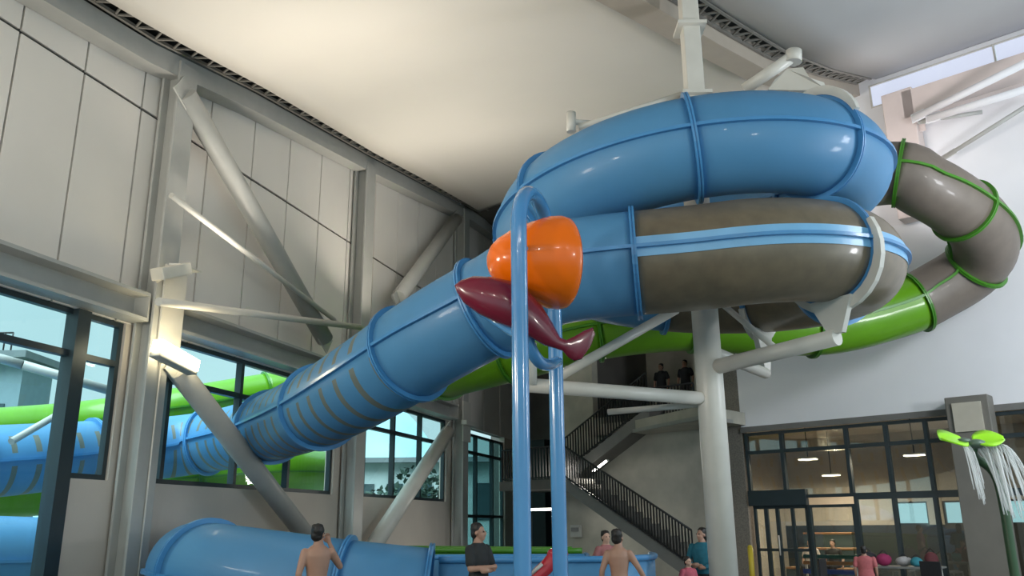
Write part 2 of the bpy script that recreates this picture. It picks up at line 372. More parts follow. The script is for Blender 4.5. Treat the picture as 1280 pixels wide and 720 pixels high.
for a, b in zip(ss, ss[1:]):
    za, zb = interp(RIDGE, a), interp(RIDGE, b); d0, d1 = (-.3, .26)
    P = lambda u, z, s_: B(u, z, s_)
    g.hexa([P(3.22,za-d1,a),P(3.74,za-d1,a),P(3.74,zb-d1,b),P(3.22,zb-d1,b),P(3.22,za-d0,a),P(3.74,za-d0,a),P(3.74,zb-d0,b),P(3.22,zb-d0,b)])
struct(g.build('ceiling_beam', WARM))
g = MB()
for a, b in zip(ss, ss[1:]):
    za, zb = interp(RIDGE, a)+.42, interp(RIDGE, b)+.42
    g.hexa([B(3.3,za,a),B(4.7,za,a),B(4.7,zb,b),B(3.3,zb,b),B(3.3,za+.1,a),B(4.7,za+.1,a),B(4.7,zb+.1,b),B(3.3,zb+.1,b)])
struct(g.build('ceiling_ridge_gap_shade', VOID_SHADE))  # plate coloured near black for the shade inside the ridge gap
lattice('grey lattice girder in the dark ridge gap above the slide', lambda f: B(3.79, interp(RIDGE, .3+14*f)+.06, .3+14*f), None, uB*.36, 62)
# ------------------------------------------------------------------ back wall
g = MB()
g.fbox(OB, uB, nB, (-.55, 22), (-.3, 0), (4.1, 12.0), WHITE)
g.fbox(OB, uB, nB, (-.55, 3.98), (-.3, 0), (12.0, 13.3), WHITE)
g.fbox(OB, uB, nB, (3.98, 22), (-.3, 0), (12.97, 13.4)
, WHITE)
g.fbox(OB, uB, nB, (3.98, 22), (-.3, 0), (12.0, 12.3), WHITE)
g.fbox(OB, uB, nB, (7.3, 22), (-.3, 0), (FZ, 4.1), WHITE)
g.fbox(OB, uB, nB, (-1.15, -.55), (-.3, 0), (FZ, 13.3), mat('perforated brown panel', (.20, .18, .155), .7, var=.25, scale=30, bump=.3))
struct(g.build('wall_back'))
g = MB(); g.fbox(OB, uB, nB, (-.55, 22), (0, .06), (4.05, 4.2)); struct(g.build('trim_3', mat('grey flashing', (.17, .165, .155), .5)))
# stair hall wall: concrete, with an opening to the gallery
g = MB()
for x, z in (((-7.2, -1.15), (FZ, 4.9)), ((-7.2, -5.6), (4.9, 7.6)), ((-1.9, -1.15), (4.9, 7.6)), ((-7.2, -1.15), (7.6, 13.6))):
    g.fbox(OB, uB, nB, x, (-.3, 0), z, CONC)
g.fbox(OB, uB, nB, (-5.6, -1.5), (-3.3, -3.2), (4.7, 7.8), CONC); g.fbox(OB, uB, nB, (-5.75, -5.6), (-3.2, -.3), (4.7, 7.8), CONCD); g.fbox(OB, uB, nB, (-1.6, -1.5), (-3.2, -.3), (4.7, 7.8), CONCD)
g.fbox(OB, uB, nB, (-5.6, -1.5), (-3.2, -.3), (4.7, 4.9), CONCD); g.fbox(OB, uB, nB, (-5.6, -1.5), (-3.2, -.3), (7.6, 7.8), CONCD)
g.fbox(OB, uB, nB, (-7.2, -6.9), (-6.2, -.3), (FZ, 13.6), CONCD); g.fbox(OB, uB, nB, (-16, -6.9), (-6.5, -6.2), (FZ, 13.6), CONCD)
struct(g.build('wall_stair'))
g = MB(); g.fbox(OB, uB, nB, (-15.5, -6.9), (-6.4, .2), (13.6, 13.8)); struct(g.build('ceiling_stair', CONCD))
# clerestory
glazing(OB, uB, nB, 3.98, 16, 12.3, 12.98, [7.0, 9.9, 12.8], [], mat('frosted pane daylight glow', (.2,.22,.25), .4, emit=(.68,.73,.90), estr=.85), fw=.04, base=-.12, fm=PIPE)  # daylight on the panes is put in as emission
g = MB(); g.fbox(OB, uB, nB, (4.9, 16), (.05, .5), (11.5, 12.24)); struct(g.build('wall_beam', PINKW))
g = MB(); g.fbox(OB, uB, nB, (3.95, 4.95), (.0, .42), (FZ, 12.55)); o = struct(g.build('wall_column_upper', PINKW, bevel=.02))
bpy.data.objects.remove(o)
r = thing('roof_pier', 'pinkish pier under the lit clerestory where the white struts meet', 'pier')
g = MB(); g.fbox(OB, uB, nB, (4.4, 5.15), (.02, .5), (8.9, 12.32)); g.build('shaft', PINKW, r, bevel=.02)
g = MB(); g.fbox(OB, uB, nB, (5.12, 5.3), (.3, .34), (11.1, 12.0)); g.build('strut_plate', PINKW, r, bevel=.01)
r = thing('wall_column', 'shade-darkened square column before the hall glazing, behind the green leaf spray', 'column')
g = MB(); g.fbox(OB, uB, nB, (4.85, 5.75), (.08, .55), (FZ, 4.4)); g.build('shaft', mat('shaded column colour', (.17, .16, .14), .6), r, bevel=.02)  # dark tone includes the shade that falls on this column
g = MB(); g.fbox(OB, uB, nB, (5.0, 5.6), (.55, .6), (3.6, 4.25)); g.build('top_plate', mat('pale plate', (.5, .46, .38), .5), r)
def rod(label, a, b, r_, m=PIPE): 
    r = thing('roof_strut', label, 'strut', 'white struts under the clerestory'); g = MB(); g.tube([a, b], r_, 14); g.build('tube', m, r)
    g = MB(); t = (b-a).normalized(); g.bar(a-t*.05, a+t*.3, .03, r_*2.6, nB.cross(t)); g.build('end_plate', m, r)
rod('upper white strut fanning out from the pale column below the clerestory', Bpx(1142,148,.7), Bpx(1300,70,1.6), .09, WHITE)
rod('middle white strut fanning out from the pale column below the clerestory', Bpx(1160,149,.7), Bpx(1300,106,1.2), .09, WHITE)
rod('thin grey tie rod sloping up to the right above the green tube', Bpx(1180,197,.5), Bpx(1300,122,.9), .05, STEEL)
rod('short grey strut lowest under the fan of white struts', Bpx(1150,152,.6), Bpx(1228,140,.4), .05, STEEL)
# hall glazing towards the next room
glazing(OB, uB, nB, -.5, 7.3, 2.28, 4.04, [.56, 2.28, 3.26, 4.19, 5.6], [3.5], GLASST, fw=.08, base=-.14)
glazing(OB, uB, nB, 2.3, 7.3, FZ, 2.28, [3.26, 4.19, 5.6], [], GLASST, fw=.08, base=-.14)
glazing(OB, uB, nB, 1.1, 2.3, FZ, 2.1, [], [], GLASST, fw=.07, base=-.14)
k = MB(); k.fbox(OB, uB, nB, (-.5, 1.1), (-.14, .04), (2.1, 2.5)); struct(k.build('trim_4', FRAME))
d = MB(); x0, x1, dz = -.42, 1.08, 2.1
for q in ((x0, x0+.07), (x1-.07, x1), (-.12, -.02), (.2, .29), (.62, .7)): d.fbox(OB, uB, nB, q, (-.13, -.05), (FZ, dz))
d.fbox(OB, uB, nB, (x0, x1), (-.13, -.05), (dz-.08, dz)); d.fbox(OB, uB, nB, (x0, x1), (-.13, -.05), (FZ, FZ+.12)); d.fbox(OB, uB, nB, (x0, x1), (-.13, -.05), (.95, 1.02))
dr = struct(d.build('door_1', FRAME)); k = MB(); k.fbox(OB, uB, nB, (x0, x1), (-.1, -.085), (FZ, dz)); k.build('pane', GLASST, dr)
k = MB(); k.tube([B(.25,.85,-.02), B(.25,1.35,-.02)], .018, 10); k.build('door_handle', PIPE, dr)
# the next room
nr = MB(); DK = mat('next room dark cladding', (.035, .045, .05), .6); NW = mat('next room wall', (.48, .45, .39), .7)
wz = [(3.18, 4.05), (4.6, 5.45), (6.35, 7.2), (8.1, 8.95)]
RO = -7.5
def npx(x, y): return Bu(x, y, RO)
wx = [(npx(1116,640)[0], npx(1160,640)[0]), (npx(1179,640)[0], npx(1218,640)[0]), (npx(1256,640)[0], npx(1296,640)[0])]
zt, zb_ = npx(1140,627)[1], npx(1140,656)[1]
edges = [-3]+[e for p in wx for e in p]+[14]
for i in range(0, len(edges), 2): nr.fbox(OB, uB, nB, (edges[i], edges[i+1]), (RO-.2, RO), (zb_, zt), NW)
nr.fbox(OB, uB, nB, (-3, 14), (RO-.2, RO), (zt, 4.6), NW); nr.fbox(OB, uB, nB, (-3, 14), (RO-.2, RO), (FZ, zb_), DK)
nr.fbox(OB, uB, nB, (-3.2, -3), (RO, -.3), (FZ, 4.6), NW); nr.fbox(OB, uB, nB, (14, 14.2), (RO, -.3), (FZ, 4.6), NW)
struct(nr.build('wall_next_room'))
g = MB(); g.fbox(OB, uB, nB, (-3, 14), (RO, -.3), (4.5, 4.7)); struct(g.build('ceiling_next_room', mat('next room ceiling', (.6, .56, .48), .7)))
g = MB(); g.fbox(OB, uB, nB, (-3, 14), (RO, -.3), (FZ-.12, FZ+.01)); struct(g.build('floor_next_room', mat('next room floor', (.16, .15, .13), .5)))
for a, b in wx: glazing(OB, uB, nB, a, b, zb_, zt, [], [], GLASS, fw=.05, base=RO-.16)
for i, (px_, py_, s_, lb) in enumerate(((1010,575,-3,'leftmost warm ceiling lamp behind the hall glazing'), (1039,595,-5.5,'long bright ceiling lamp behind the hall glazing, middle one'), (1143,570,-3,'rightmost warm ceiling lamp behind the hall glazing'))):
    u, z = Bu(px_, py_, s_); z = min(z, 4.42)
    r = thing('ceiling_lamp', lb, 'lamp', 'ceiling lamps in the next room')
    g = MB(); g.fbox(OB, uB, nB, (u-.28, u+.28), (s_-.12, s_+.12), (z+.03, z+.08)); hs_ = g.build('housing', PIPE, r)
    g = MB(); g.fbox(OB, uB, nB, (u-.25, u+.25), (s_-.1, s_+.1), (z, z+.03)); g.build('diffuser', mat('lamp diffuser warm', (1,.9,.7), emit=(1,.85,.6), estr=9), hs_)
    g = MB(); g.tube([B(u,z+.08,s_), B(u,4.5,s_)], .015, 8); g.build('rod', RAILM, r)
    area('ceiling_lamp_light', B(u, z-.05, s_), B(u, 0, s_), 130, .4, (1,.82,.6))
# timber bench tiers
TIM = mat('bench timber', (.26, .15, .075), .5, var=.15, scale=3, stretch=(1, 8, 8))
for i, (lb, z0) in enumerate((('lowest timber bench tier behind the glass doors', FZ), ('middle timber bench tier behind the glass doors', .45), ('highest timber bench tier behind the glass doors', .9))):
    r = thing('bench_tier', lb, 'bench', 'timber bench tiers'); s_ = -4.2-.75*i; bu1 = Bu(1067, 690, s_)[0]
    g = MB(); g.fbox(OB, uB, nB, (-1.6, bu1), (s_-.7, s_), (z0+.4 if i else FZ+.4, z0+.46 if i else FZ+.46)); g.build('seat_board', TIM, r, bevel=.01)
    g = MB(); g.fbox(OB, uB, nB, (-1.6, bu1), (s_-.05, s_-.02), (FZ, z0+.4 if i else FZ+.4)); g.build('riser', mat('bench riser', (.05,.08,.09), .6), r)
r = thing('low_barrier', 'low barrier of teal, orange and blue bands behind the glass doors', 'barrier')
for nm_, (ya, yb_), m_ in (('top_band', (693,699), mat('teal band', (.03,.12,.12), .5)), ('middle_band', (701,707), mat('orange band', (.36,.17,.07), .5)), ('bottom_band', (711,719), mat('blue band', (.03,.08,.35), .5))):
    (ua_, za_), (ub_, zb2) = Bu(1004, ya, -2.0), Bu(1072, yb_, -2.0); g = MB(); g.fbox(OB, uB, nB, (ua_, ub_), (-2.04, -1.98), (zb2, za_)); g.build(nm_, m_, r)
for x_ in (Bu(1006,700,-2.0)[0], Bu(1070,700,-2.0)[0]): g = MB(); g.fbox(OB, uB, nB, (x_-.03, x_+.03), (-2.09, -2.04), (FZ, Bu(1040,692,-2.0)[1])); g.build('post', PIPE, r)
# ------------------------------------------------------------------ stairs
def flight(label, A, Bq, depth, soff, steps, m, group='stair flights'):
    """A lower end, Bq upper end of the soffit line, both on the front stringer plane"""
    r = thing('stair_flight', label, 'stairs', group)
    d = Bq-A; poly = [A.copy()]; hz = V((d.x, d.y, 0))/steps; rise = d.z/steps; top = .32
    p = A+V((0,0,top)); poly_up = [p.copy()]
    for i in range(steps):
        p = p+V((0,0,rise)); poly_up.append(p.copy()); p = p+hz; poly_up.append(p.copy())
    g = MB(); g.prism([A, Bq]+poly_up[::-1], -nB*depth); g.build('steps', m, r)
    g = MB(); g.prism([A+nB*.001, Bq+nB*.001, Bq+V((0,0,.36)), A+V((0,0,.36))], nB*.05); g.build('stringer', mat('pale stringer', (.17,.17,.165), .6), r)
    return r
def railing(label, A, Bq, h, n, group='stair railings', low=.36):
    r = thing('stair_railing', label, 'railing', group); up = V((0,0,1))
    g = MB(); g.tube([A+up*(h+low), Bq+up*(h+low)], .028, 10); g.build('handrail', RAILM, r)
    g = MB(); g.bar(A+up*(low+.06), Bq+up*(low+.06), .03, .05); g.build('bottom_rail', RAILM, r)
    g = MB(); g.bar(A+up*(low+.02), A+up*(h+low), .022, .05, nB); b0 = g.build('baluster', RAILM, r)
    for i in range(1, n):
        dup(b0, r, (Bq-A)*(i/(n-1)))
    return r
LOFF, UOFF = 1.95, .75
la, lb_ = Bpx(870,729,LOFF), Bpx(706,612,LOFF)
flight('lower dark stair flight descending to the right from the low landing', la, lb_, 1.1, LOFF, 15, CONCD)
railing('black slatted railing on the lower stair flight', la+nB*.06, lb_+nB*.06, .92, 46)
ua, ub = Bpx(706,606,UOFF), Bpx(812,524,UOFF)
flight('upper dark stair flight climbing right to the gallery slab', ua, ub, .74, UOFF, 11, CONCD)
railing('black slatted railing on the upper stair flight', ua+nB*.06, ub+nB*.06, 1.0, 32)
r = thing('stair_landing', 'dark low landing slab between the two stair flights', 'landing')
u0 = (lb_-OB).dot(uB); zl_ = lb_.z+.32
g = MB(); g.fbox(OB, uB, nB, (u0-2.6, u0), (0.02, LOFF), (zl_-.28, zl_)); g.build('slab', CONCD, r)
railing('black slatted railing along the front of the low landing', B(u0-2.5, zl_, LOFF-.02), B(u0, zl_, LOFF-.02), .95, 22, low=0)
r = thing('gallery_slab', 'grey gallery slab jutting out above the stairs beside the white post', 'slab')
cn = Bpx(877,507,2.2); uc = (cn-OB).dot(uB); zc = cn.z
g = MB(); g.fbox(OB, uB, nB, (-5.2, -.4), (.02, UOFF+.02), (zc-.34, zc)); g.prism([B(-3.6,zc-.34,UOFF), B(-.4,zc-.34,UOFF), B(uc,zc-.34,2.2)], V((0,0,.34))); g.build('slab', CONC, r)
g = MB(); g.bar(B(-3.6,zc-.3,UOFF+.02), B(uc,zc-.3,2.22), .05, .1); g.bar(B(uc,zc-.3,2.22), B(-.4,zc-.3,UOFF+.02), .05, .1); g.build('edge_trim', mat('pale edge', (.30,.30,.28), .5), r)
railing('black slatted railing on the gallery above the stairs', B(-5.3, zc, .1), B(-1.9, zc, .1), 1.0, 34, low=0)
def tubelamp(lb, P, ax, ln):
    r = thing('tube_lamp', lb, 'lamp', 'tube lamps under the stairs'); g = MB(); g.bar(P-ax*ln/2, P+ax*ln/2, .1, .05); hs_ = g.build('housing', STEEL, r)
    g = MB(); q = P+nB*.06-V((0,0,.02)); g.tube([q-ax*ln*.48, q+ax*ln*.48], .032, 10); g.build('diffuser', mat('cool diffuser', (1,1,1), emit=(1,.97,.9), estr=9), hs_)
    area('tube_lamp_light', q+nB*.1-V((0,0,.1)), q+nB*1.2-V((0,0,1.5)), 40, .5, (1,.95,.85))
ax = (ub-ua).normalized()
tubelamp('bright tube lamp fixed under the upper stair flight', Bpx(751,582,UOFF+.1), ax, .6)
tubelamp('bright tube lamp under the low landing, between the two blue poles', Bpx(679,636,1.2), uB, .9)
# upright things in the stair hall
g = MB(); g.fbox(OB, uB, nB, (-9.6, -9.0), (-2.2, -1.6), (FZ, 4.6)); tag(g.build('display_board', mat('black board', (.012,.02,.022), .5)), 'tall black board standing in the stair hall by the glazed door', 'board')
r = thing('notice_box', 'small white box on the concrete wall under the stairs, right of the blue poles', 'box')
q0 = Bpx(720,664,.06); g = MB(); g.bar(q0-uB*.2, q0+uB*.2, .1, .36); g.build('casing', mat('white plastic', (.5,.5,.48), .5), r, bevel=.01)
g = MB(); q1 = q0+nB*.06+V((0,0,.05)); g.bar(q1-uB*.14, q1+uB*.14, .03, .12); g.build('cover', mat('grey plastic', (.25,.25,.25), .5), r)
# ------------------------------------------------------------------ slide builder
Z = V((0,0,1))
class Slide:
    def __init__(s, root, path, r): s.root, s.P, s.r = root, path, r; s.N = len(path)
    def fr(s, i):
        i = max(0, min(s.N-1, i)); a, b = s.P[max(i-1,0)], s.P[min(i+1,s.N-1)]
        t = (b-a).normalized(); sd = t.cross(Z).normalized(); return s.P[i], t, sd, sd.cross(t)
    def pt(s, i, a, r):
        p, t, sd, n = s.fr(i); return p+sd*(r*cos(a))+n*(r*sin(a))
    def near(s, q): return min(range(s.N), key=lambda i: (s.P[i]-q).length)
    def section(s, i0, i1, m, stripe=None, every=4, label=None, n=36):
        g = MB(); k0 = g.mi(m); k1 = g.mi(stripe) if stripe else 0; th = .025; rows = []
        for i in range(i0, i1+1):
            rows.append(([g.bm.verts.new(s.pt(i, 2*pi*j/n, s.r)) for j in range(n)], [g.bm.verts.new(s.pt(i, 2*pi*j/n, s.r-th)) for j in range(n)]))
        for q, ((a, ai), (b, bi)) in enumerate(zip(rows, rows[1:])):
            for j in range(n):
                f = g.bm.faces.new((a[j],a[(j+1)%n],b[(j+1)%n],b[j])); f.smooth = True
                an = (j+.5)*360/n
                st = stripe and (q+i0) % every == 0 and (185 < an < 345 or 8 < an < 40 or 140 < an < 172)
                f.material_index = k1 if st else k0
                f = g.bm.faces.new((ai[j],bi[j],bi[(j+1)%n],ai[(j+1)%n])); f.smooth = True; f.material_index = k0
        for a, ai in (rows[0], rows[-1]):
            for j in range(n): g.bm.faces.new((a[j],ai[j],ai[(j+1)%n],a[(j+1)%n]))
        o = g.build('tube_section', None, s.root)
        if label: o['label'] = label
        return o
    def ring(s, i, m, out=.075, half=.035, lab=None):
        p, t, sd, n = s.fr(i); g = MB()
        g.lathe(p, t, [(-half, s.r-.01), (-half, s.r+out), (-half*.25, s.r+out), (-half*.25, s.r+out*.8), (half*.25, s.r+out*.8), (half*.25, s.r+out), (half, s.r+out), (half, s.r-.01)], 40, closed=True)
        for f in g.bm.faces: f.smooth = False
        return g.build('flange_ring', m, s.root)
    def seam(s, i0, i1, m, ang, out=.055, half=.03, name='seam_flange', lab=None, par=None):
        g = MB(); da = half/s.r; rows = []
        for i in range(i0, i1+1): rows.append([g.bm.verts.new(s.pt(i, a, r)) for a, r in ((ang-da, s.r-.008), (ang-da, s.r+out), (ang+da, s.r+out), (ang+da, s.r-.008))])
        for a, b in zip(rows, rows[1:]):
            for j in range(4): g.bm.faces.new((a[j],a[(j+1)%4],b[(j+1)%4],b[j]))
        g.bm.faces.new(rows[0]); g.bm.faces.new(rows[-1])
        o = g.build(name, m, par or s.root)
        if lab: o['label'] = lab
        return o
    def saddle(s, i, a0, a1, m, root, rin=.05, rout=.26, half=.05):
        g = MB(); rows = []; n = 14
        for k in range(n+1):
            a = a0+(a1-a0)*k/n; f = 1-abs(2*k/n-1)**2*.75
            p, t, sd, nn = s.fr(i); e = sd*cos(a)+nn*sin(a); r0, r1 = s.r+rin, s.r+rin+.04+(rout-rin)*f*.45
            rows.append([g.bm.verts.new(p+e*rr+t*tt) for rr, tt in ((r0,-half),(r1,-half),(r1,half),(r0,half))])
        for a, b in zip(rows, rows[1:]):
            for j in range(4): g.bm.faces.new((a[j],a[(j+1)%4],b[(j+1)%4],b[j]))
        g.bm.faces.new(rows[0]); g.bm.faces.new(rows[-1]); return g.build('saddle', m, root)
# ------------------------------------------------------------------ blue slide
HC, HR, TR = V((3.02, 13.52, 0)), 2.56, .725
Z1, PIT = 6.85, 1.63
def hel(th):
    a = radians(th); return HC + V((HR*sin(a), -HR*cos(a), Z1+PIT*th/360))
key = [V((2.0, 25.5, 9.1)), V((2.1, 22, 8.7)), V((2.2, 18.6, 8.15)), V((3.0, 16.5, 7.75))]
key += [hel(t) for t in range(140, -376, -15)]
key += [at(700,341,11.35), at(622,378,11.75), at(540,424,12.35), at(470,469,13.35), at(408,505,15.0), at(360,526,17.0), at(325,538,18.7), at(283,548,20.0), at(235,556,20.4), at(170,563,19.8), at(100,568,18.9), at(0,576,17.4)]
key += [V((-11.6, 15.6, 2.75)), V((-13.6, 13.6, 2.4)), V((-13.8, 11.2, 2.0)), V((-12.2, 9.9, 1.65)), V((-10.6, 10.6, 1.35)), V((-9.5, 12.8, 1.22)), V((-8.6, 15.0, 1.15)), V((-7.7, 17.2, 1.10)), V((-6.6, 18.2, 1.05)), V((-5.75, 17.2, 1.0)), V((-5.4, 15.6, 1.0))]
key += [V((-5.15, 14.2, 1.02)), V((-4.55, 13.25, 1.0)), V((-3.5, 12.95, .88)), V((-2.4, 12.85, .74)), V((-1.28, 12.9, .62))]
blue = thing('blue_tube_slide', 'big blue tube water slide coiling under the ceiling and leaving through the left window', 'water slide')
P = crom(key); S1 = Slide(blue, P, TR)
ti = lambda th: S1.near(hel(th))
cuts = [(0, BLUE, None), (S1.near(V((2.1,22,8.7))), BLUE, None), (S1.near(V((2.6,17.2,7.9))), BLUE, None), (ti(108), BLUE, None), (ti(36), BLUE, None), (ti(-9), BLUE, None), (ti(-60), BLUE, None), (ti(-96), BLUE, None), (ti(-130), BLUE, None), (ti(-180), TAN, None), (ti(-222), TAN, None), (ti(-262), TAN, None), (ti(-324), TAN, None),
        (S1.near(hel(-390)), BLUE, None), (S1.near(at(608,386,11.8)), BLUE, None), (S1.near(at(512,441,12.7)), BLUE, TANS), (S1.near(at(402,508,15.2)), BLUE, TANS), (S1.near(at(338,533,18.0)), BLUE, TANS), (S1.near(at(255,553,20.2)), BLUE, TANS), (S1.near(at(120,567,19.1)), BLUE, TANS), (S1.near(at(-40,580,17)), BLUE, TANS),
        (S1.near(V((-13.7,12.4,2.2))), BLUE, None), (S1.near(V((-9.5,12.8,1.22))), BLUE, None), (S1.near(V((-7.7,17.2,1.1))), BLUE, None), (S1.near(V((-5.4,15.6,1))), BLUE, None), (S1.near(at(238,698,13.1)), BLUE, None), (S1.near(V((-2.45,12.85,.74))), BLUE, None), (S1.N-1, BLUE, None)]
for (a, m, st), (b, _, _) in zip(cuts, cuts[1:]):
    lab = 'tan see-through section of the blue tube' if m is TAN else ('blue section with thin tan stripes' if st else None)
    so = S1.section(a, b, m, st, 4, lab)
    for an in (0, pi):
        if m is TAN: S1.seam(a, b, BLUEL, an, .012, .135, 'seam_band', 'light blue band along the tan section', par=so)
        S1.seam(a, b, BLUED, an, .06, .022, par=so)
for i, _, _ in cuts[:]: S1.ring(i, BLUED)
# ------------------------------------------------------------------ green slide
green = thing('green_tube_slide', 'lime green tube water slide with grey-tan bend, passing behind the blue coil', 'water slide')
gk = [V((4.2, 21.6, 9.3)), V((4.7, 19.4, 8.95)), V((5.6, 17.6, 8.65)), at(1108,217,16.4), at(1155,233,16.25), at(1196,257,16.5), at(1224,283,17.0), at(1231,312,17.6), at(1212,338,18.15), at(1174,362,18.45), at(1130,383,18.6), at(1040,406,18.6), at(950,407,18.5), at(850,402,18.4), at(740,414,18.3), at(650,438,18.6), at(590,454,19.4), at(540,468,20.8), at(495,476,23.2), at(455,480,26),
      at(400,484,27.5), at(335,492,27), at(220,512,25.5), at(100,530,24.5), at(-60,545,22), V((-19, 17.5, 3.0)), V((-20.0, 14.5, 2.7)), V((-18, 13.0, 2.4)), V((-15.5, 15.5, 2.2)), at(60,610,21.5), at(170,606,22), at(250,598,22), at(340,590,23.5), at(420,592,27.5)]
S2 = Slide(green, crom(gk), .66)
gc = [(0, GREEN), (S2.near(V((5.6,17.6,8.65))), TANG), (S2.near(at(1122,221,16.3)), TANG), (S2.near(at(1203,261,16.6)), TANG), (S2.near(at(1222,330,17.95)), TANG), (S2.near(at(1146,376,18.55)), GREEN), (S2.near(at(1010,408,18.6)), GREEN), (S2.near(at(864,402,18.4)), GREEN), (S2.near(at(745,413,18.3)), GREEN), (S2.near(at(640,441,18.7)), GREEN), (S2.near(at(556,463,20.2)), GREEN), (S2.near(at(455,480,26)), GREEN), (S2.near(at(335,492,27)), GREEN), (S2.near(at(180,519,25.2)), GREEN), (S2.near(at(-60,545,22)), GREEN), (S2.near(V((-18,13,2.4))), GREEN), (S2.near(at(60,610,21.5)), GREEN), (S2.near(at(250,598,22)), GREEN), (S2.N-1, GREEN)]
for (a, m), (b, _) in zip(gc, gc[1:]):
    so = S2.section(a, b, m, None, 4, 'grey-tan section of the green tube' if m is TANG else None)
    for an in (0, pi): S2.seam(a, b, GREEND, an, .06, .025, par=so)
for i, _ in gc: S2.ring(i, GREEND, .07)
# ------------------------------------------------------------------ slide support post
post = thing('support_post', 'white round steel post holding the blue coil from below', 'post')
pb = at(881,392,13.35); pb.z = FZ
g = MB(); g.tube([pb, V((pb.x, pb.y, 7.6))], .215, 28); g.build('shaft', PIPE, post)
g = MB(); g.lathe(pb, Z, [(0, .42), (.04, .42), (.04, .2)], 28); g.build('base_plate', PIPE, post)
def pp(x, y): # point on the post axis seen at y
    d = ray(x, y); k = (pb.y)/d.y; return V((pb.x, pb.y, CAM.z+d.z*k))
i50 = ti(-324); c50 = P[i50]
tip = V((c50.x+.05, c50.y+.05, at(1040,431,12).z))
g = MB(); g.tube([pp(890,461), tip], .12, 18); g.build('arm', PIPE, post)
i215 = ti(-222); c215 = P[i215]; tip2 = V((c215.x, c215.y, pp(890,437).z-.03))
g = MB(); g.tube([pp(890,437), tip2], .10, 18); g.build('arm', PIPE, post)
tip3 = at(655,481,12.1)
g = MB(); g.tube([pp(880,499), tip3], .105, 18); g.build('arm', PIPE, post)
g = MB(); g.tube([at(700,470,12.25), at(845,387,12.9)], .075, 14); g.build('brace', PIPE, post)
g = MB(); g.tube([at(905,382,13.2), at(968,434,12.5)], .05, 12); g.build('brace', PIPE, post)
g = MB(); g.tube([at(760,515,14), at(880,505,13.4)], .05, 12); g.build('brace', PIPE, post)
def inner_outer(i):  # angle (in section frame) facing away from the coil centre
    p, t, sd, n = S1.fr(i); return 0 if (p-HC).dot(sd) > 0 else pi
def saddle_on(i, tip_, root):
    io = inner_outer(i); a0, a1 = (radians(20), radians(-150)) if io == 0 else (radians(160), radians(330))
    sd_ = S1.saddle(i, a0, a1, PIPE, root)
    p = P[i]; t = S1.fr(i)[1]; bot = V((p.x, p.y, p.z-TR-.1)); hz = V((t.x, t.y, 0)).normalized().cross(Z)
    g = MB(); pts = [bot+hz*.34+Z*.12, bot-hz*.34+Z*.12, tip_-hz*.11+Z*.05, tip_+hz*.11+Z*.05]
    g.prism([q-V((t.x,t.y,0)).normalized()*.05 for q in pts], V((t.x,t.y,0)).normalized()*.1); g.build('saddle_plate', PIPE, sd_)
saddle_on(i50, tip, post); saddle_on(i215, tip2, post)
# left saddle under the coil
i_l = S1.near(at(650,362,11.6)); pL = P[i_l]; g = MB(); g.tube([V((tip3.x+.1,tip3.y,tip3.z)), V((tip3.x+.1,tip3.y-.1,pL.z-TR+.02))], .09, 14); g.build('strut', PIPE, post)
# hanger from the ridge beam
hang = thing('hanger_post', 'white steel hanger dropping from the roof beam to the top of the blue coil', 'hanger')
h0 = B(3.0, 0, 7.4)
hp = plane(864, 60, V((0,12.6,0)), V((0,1,0)))
ht = V((hp.x, hp.y, 10.6)); g = MB(); g.bar(ht, V((hp.x, hp.y, 7.3)), .29, .29, (0,1,0)); g.build('shaft', PIPE, hang, bevel=.02)
for z_ in (8.45, 9.75): g = MB(); g.box((hp.x-.24, hp.x+.24), (hp.y-.24, hp.y+.24), (z_, z_+.06)); g.build('flange_plate', PIPE, hang)
g = MB(); g.tube([at(852,118,12.7), at(722,160,12.3)], .05, 12); g.build('arm', PIPE, hang)
g = MB(); g.tube([at(714,165,12.2), at(714,141,12.2)], .075, 14); g.build('stub', PIPE, hang); g = MB(); g.tube([at(714,152,12.2), at(745,155,12.6)], .05, 12); g.build('stub_arm', PIPE, hang)
hg = thing('hanger_bracket', 'white hanger bracket clasping the top right of the blue coil', 'bracket')
iu = ti(36)
io = inner_outer(iu); S1.saddle(iu, radians(158 if io else 22), radians(78 if io else 102), PIPE, hg, .05, .26, .05)
top = P[iu]+Z*(TR+.1)
g = MB(); g.tube([at(930,112,12.6), at(992,70,12.2)], .10, 16); g.build('arm', PIPE, hg)
g = MB(); g.tube([at(992,78,12.2), at(992,64,12.2)], .13, 16); g.build('arm_end', PIPE, hg)
g = MB(); q = [at(968,100,12.2), at(984,86,12.1), at(1004,84,12.0), at(1012,97,11.95), at(1030,103,11.95), at(1034,112,11.95), at(1000,113,12.1), at(960,112,12.3)]; g.prism(q, V((0,.09,0))); g.build('plate', PIPE, hg)
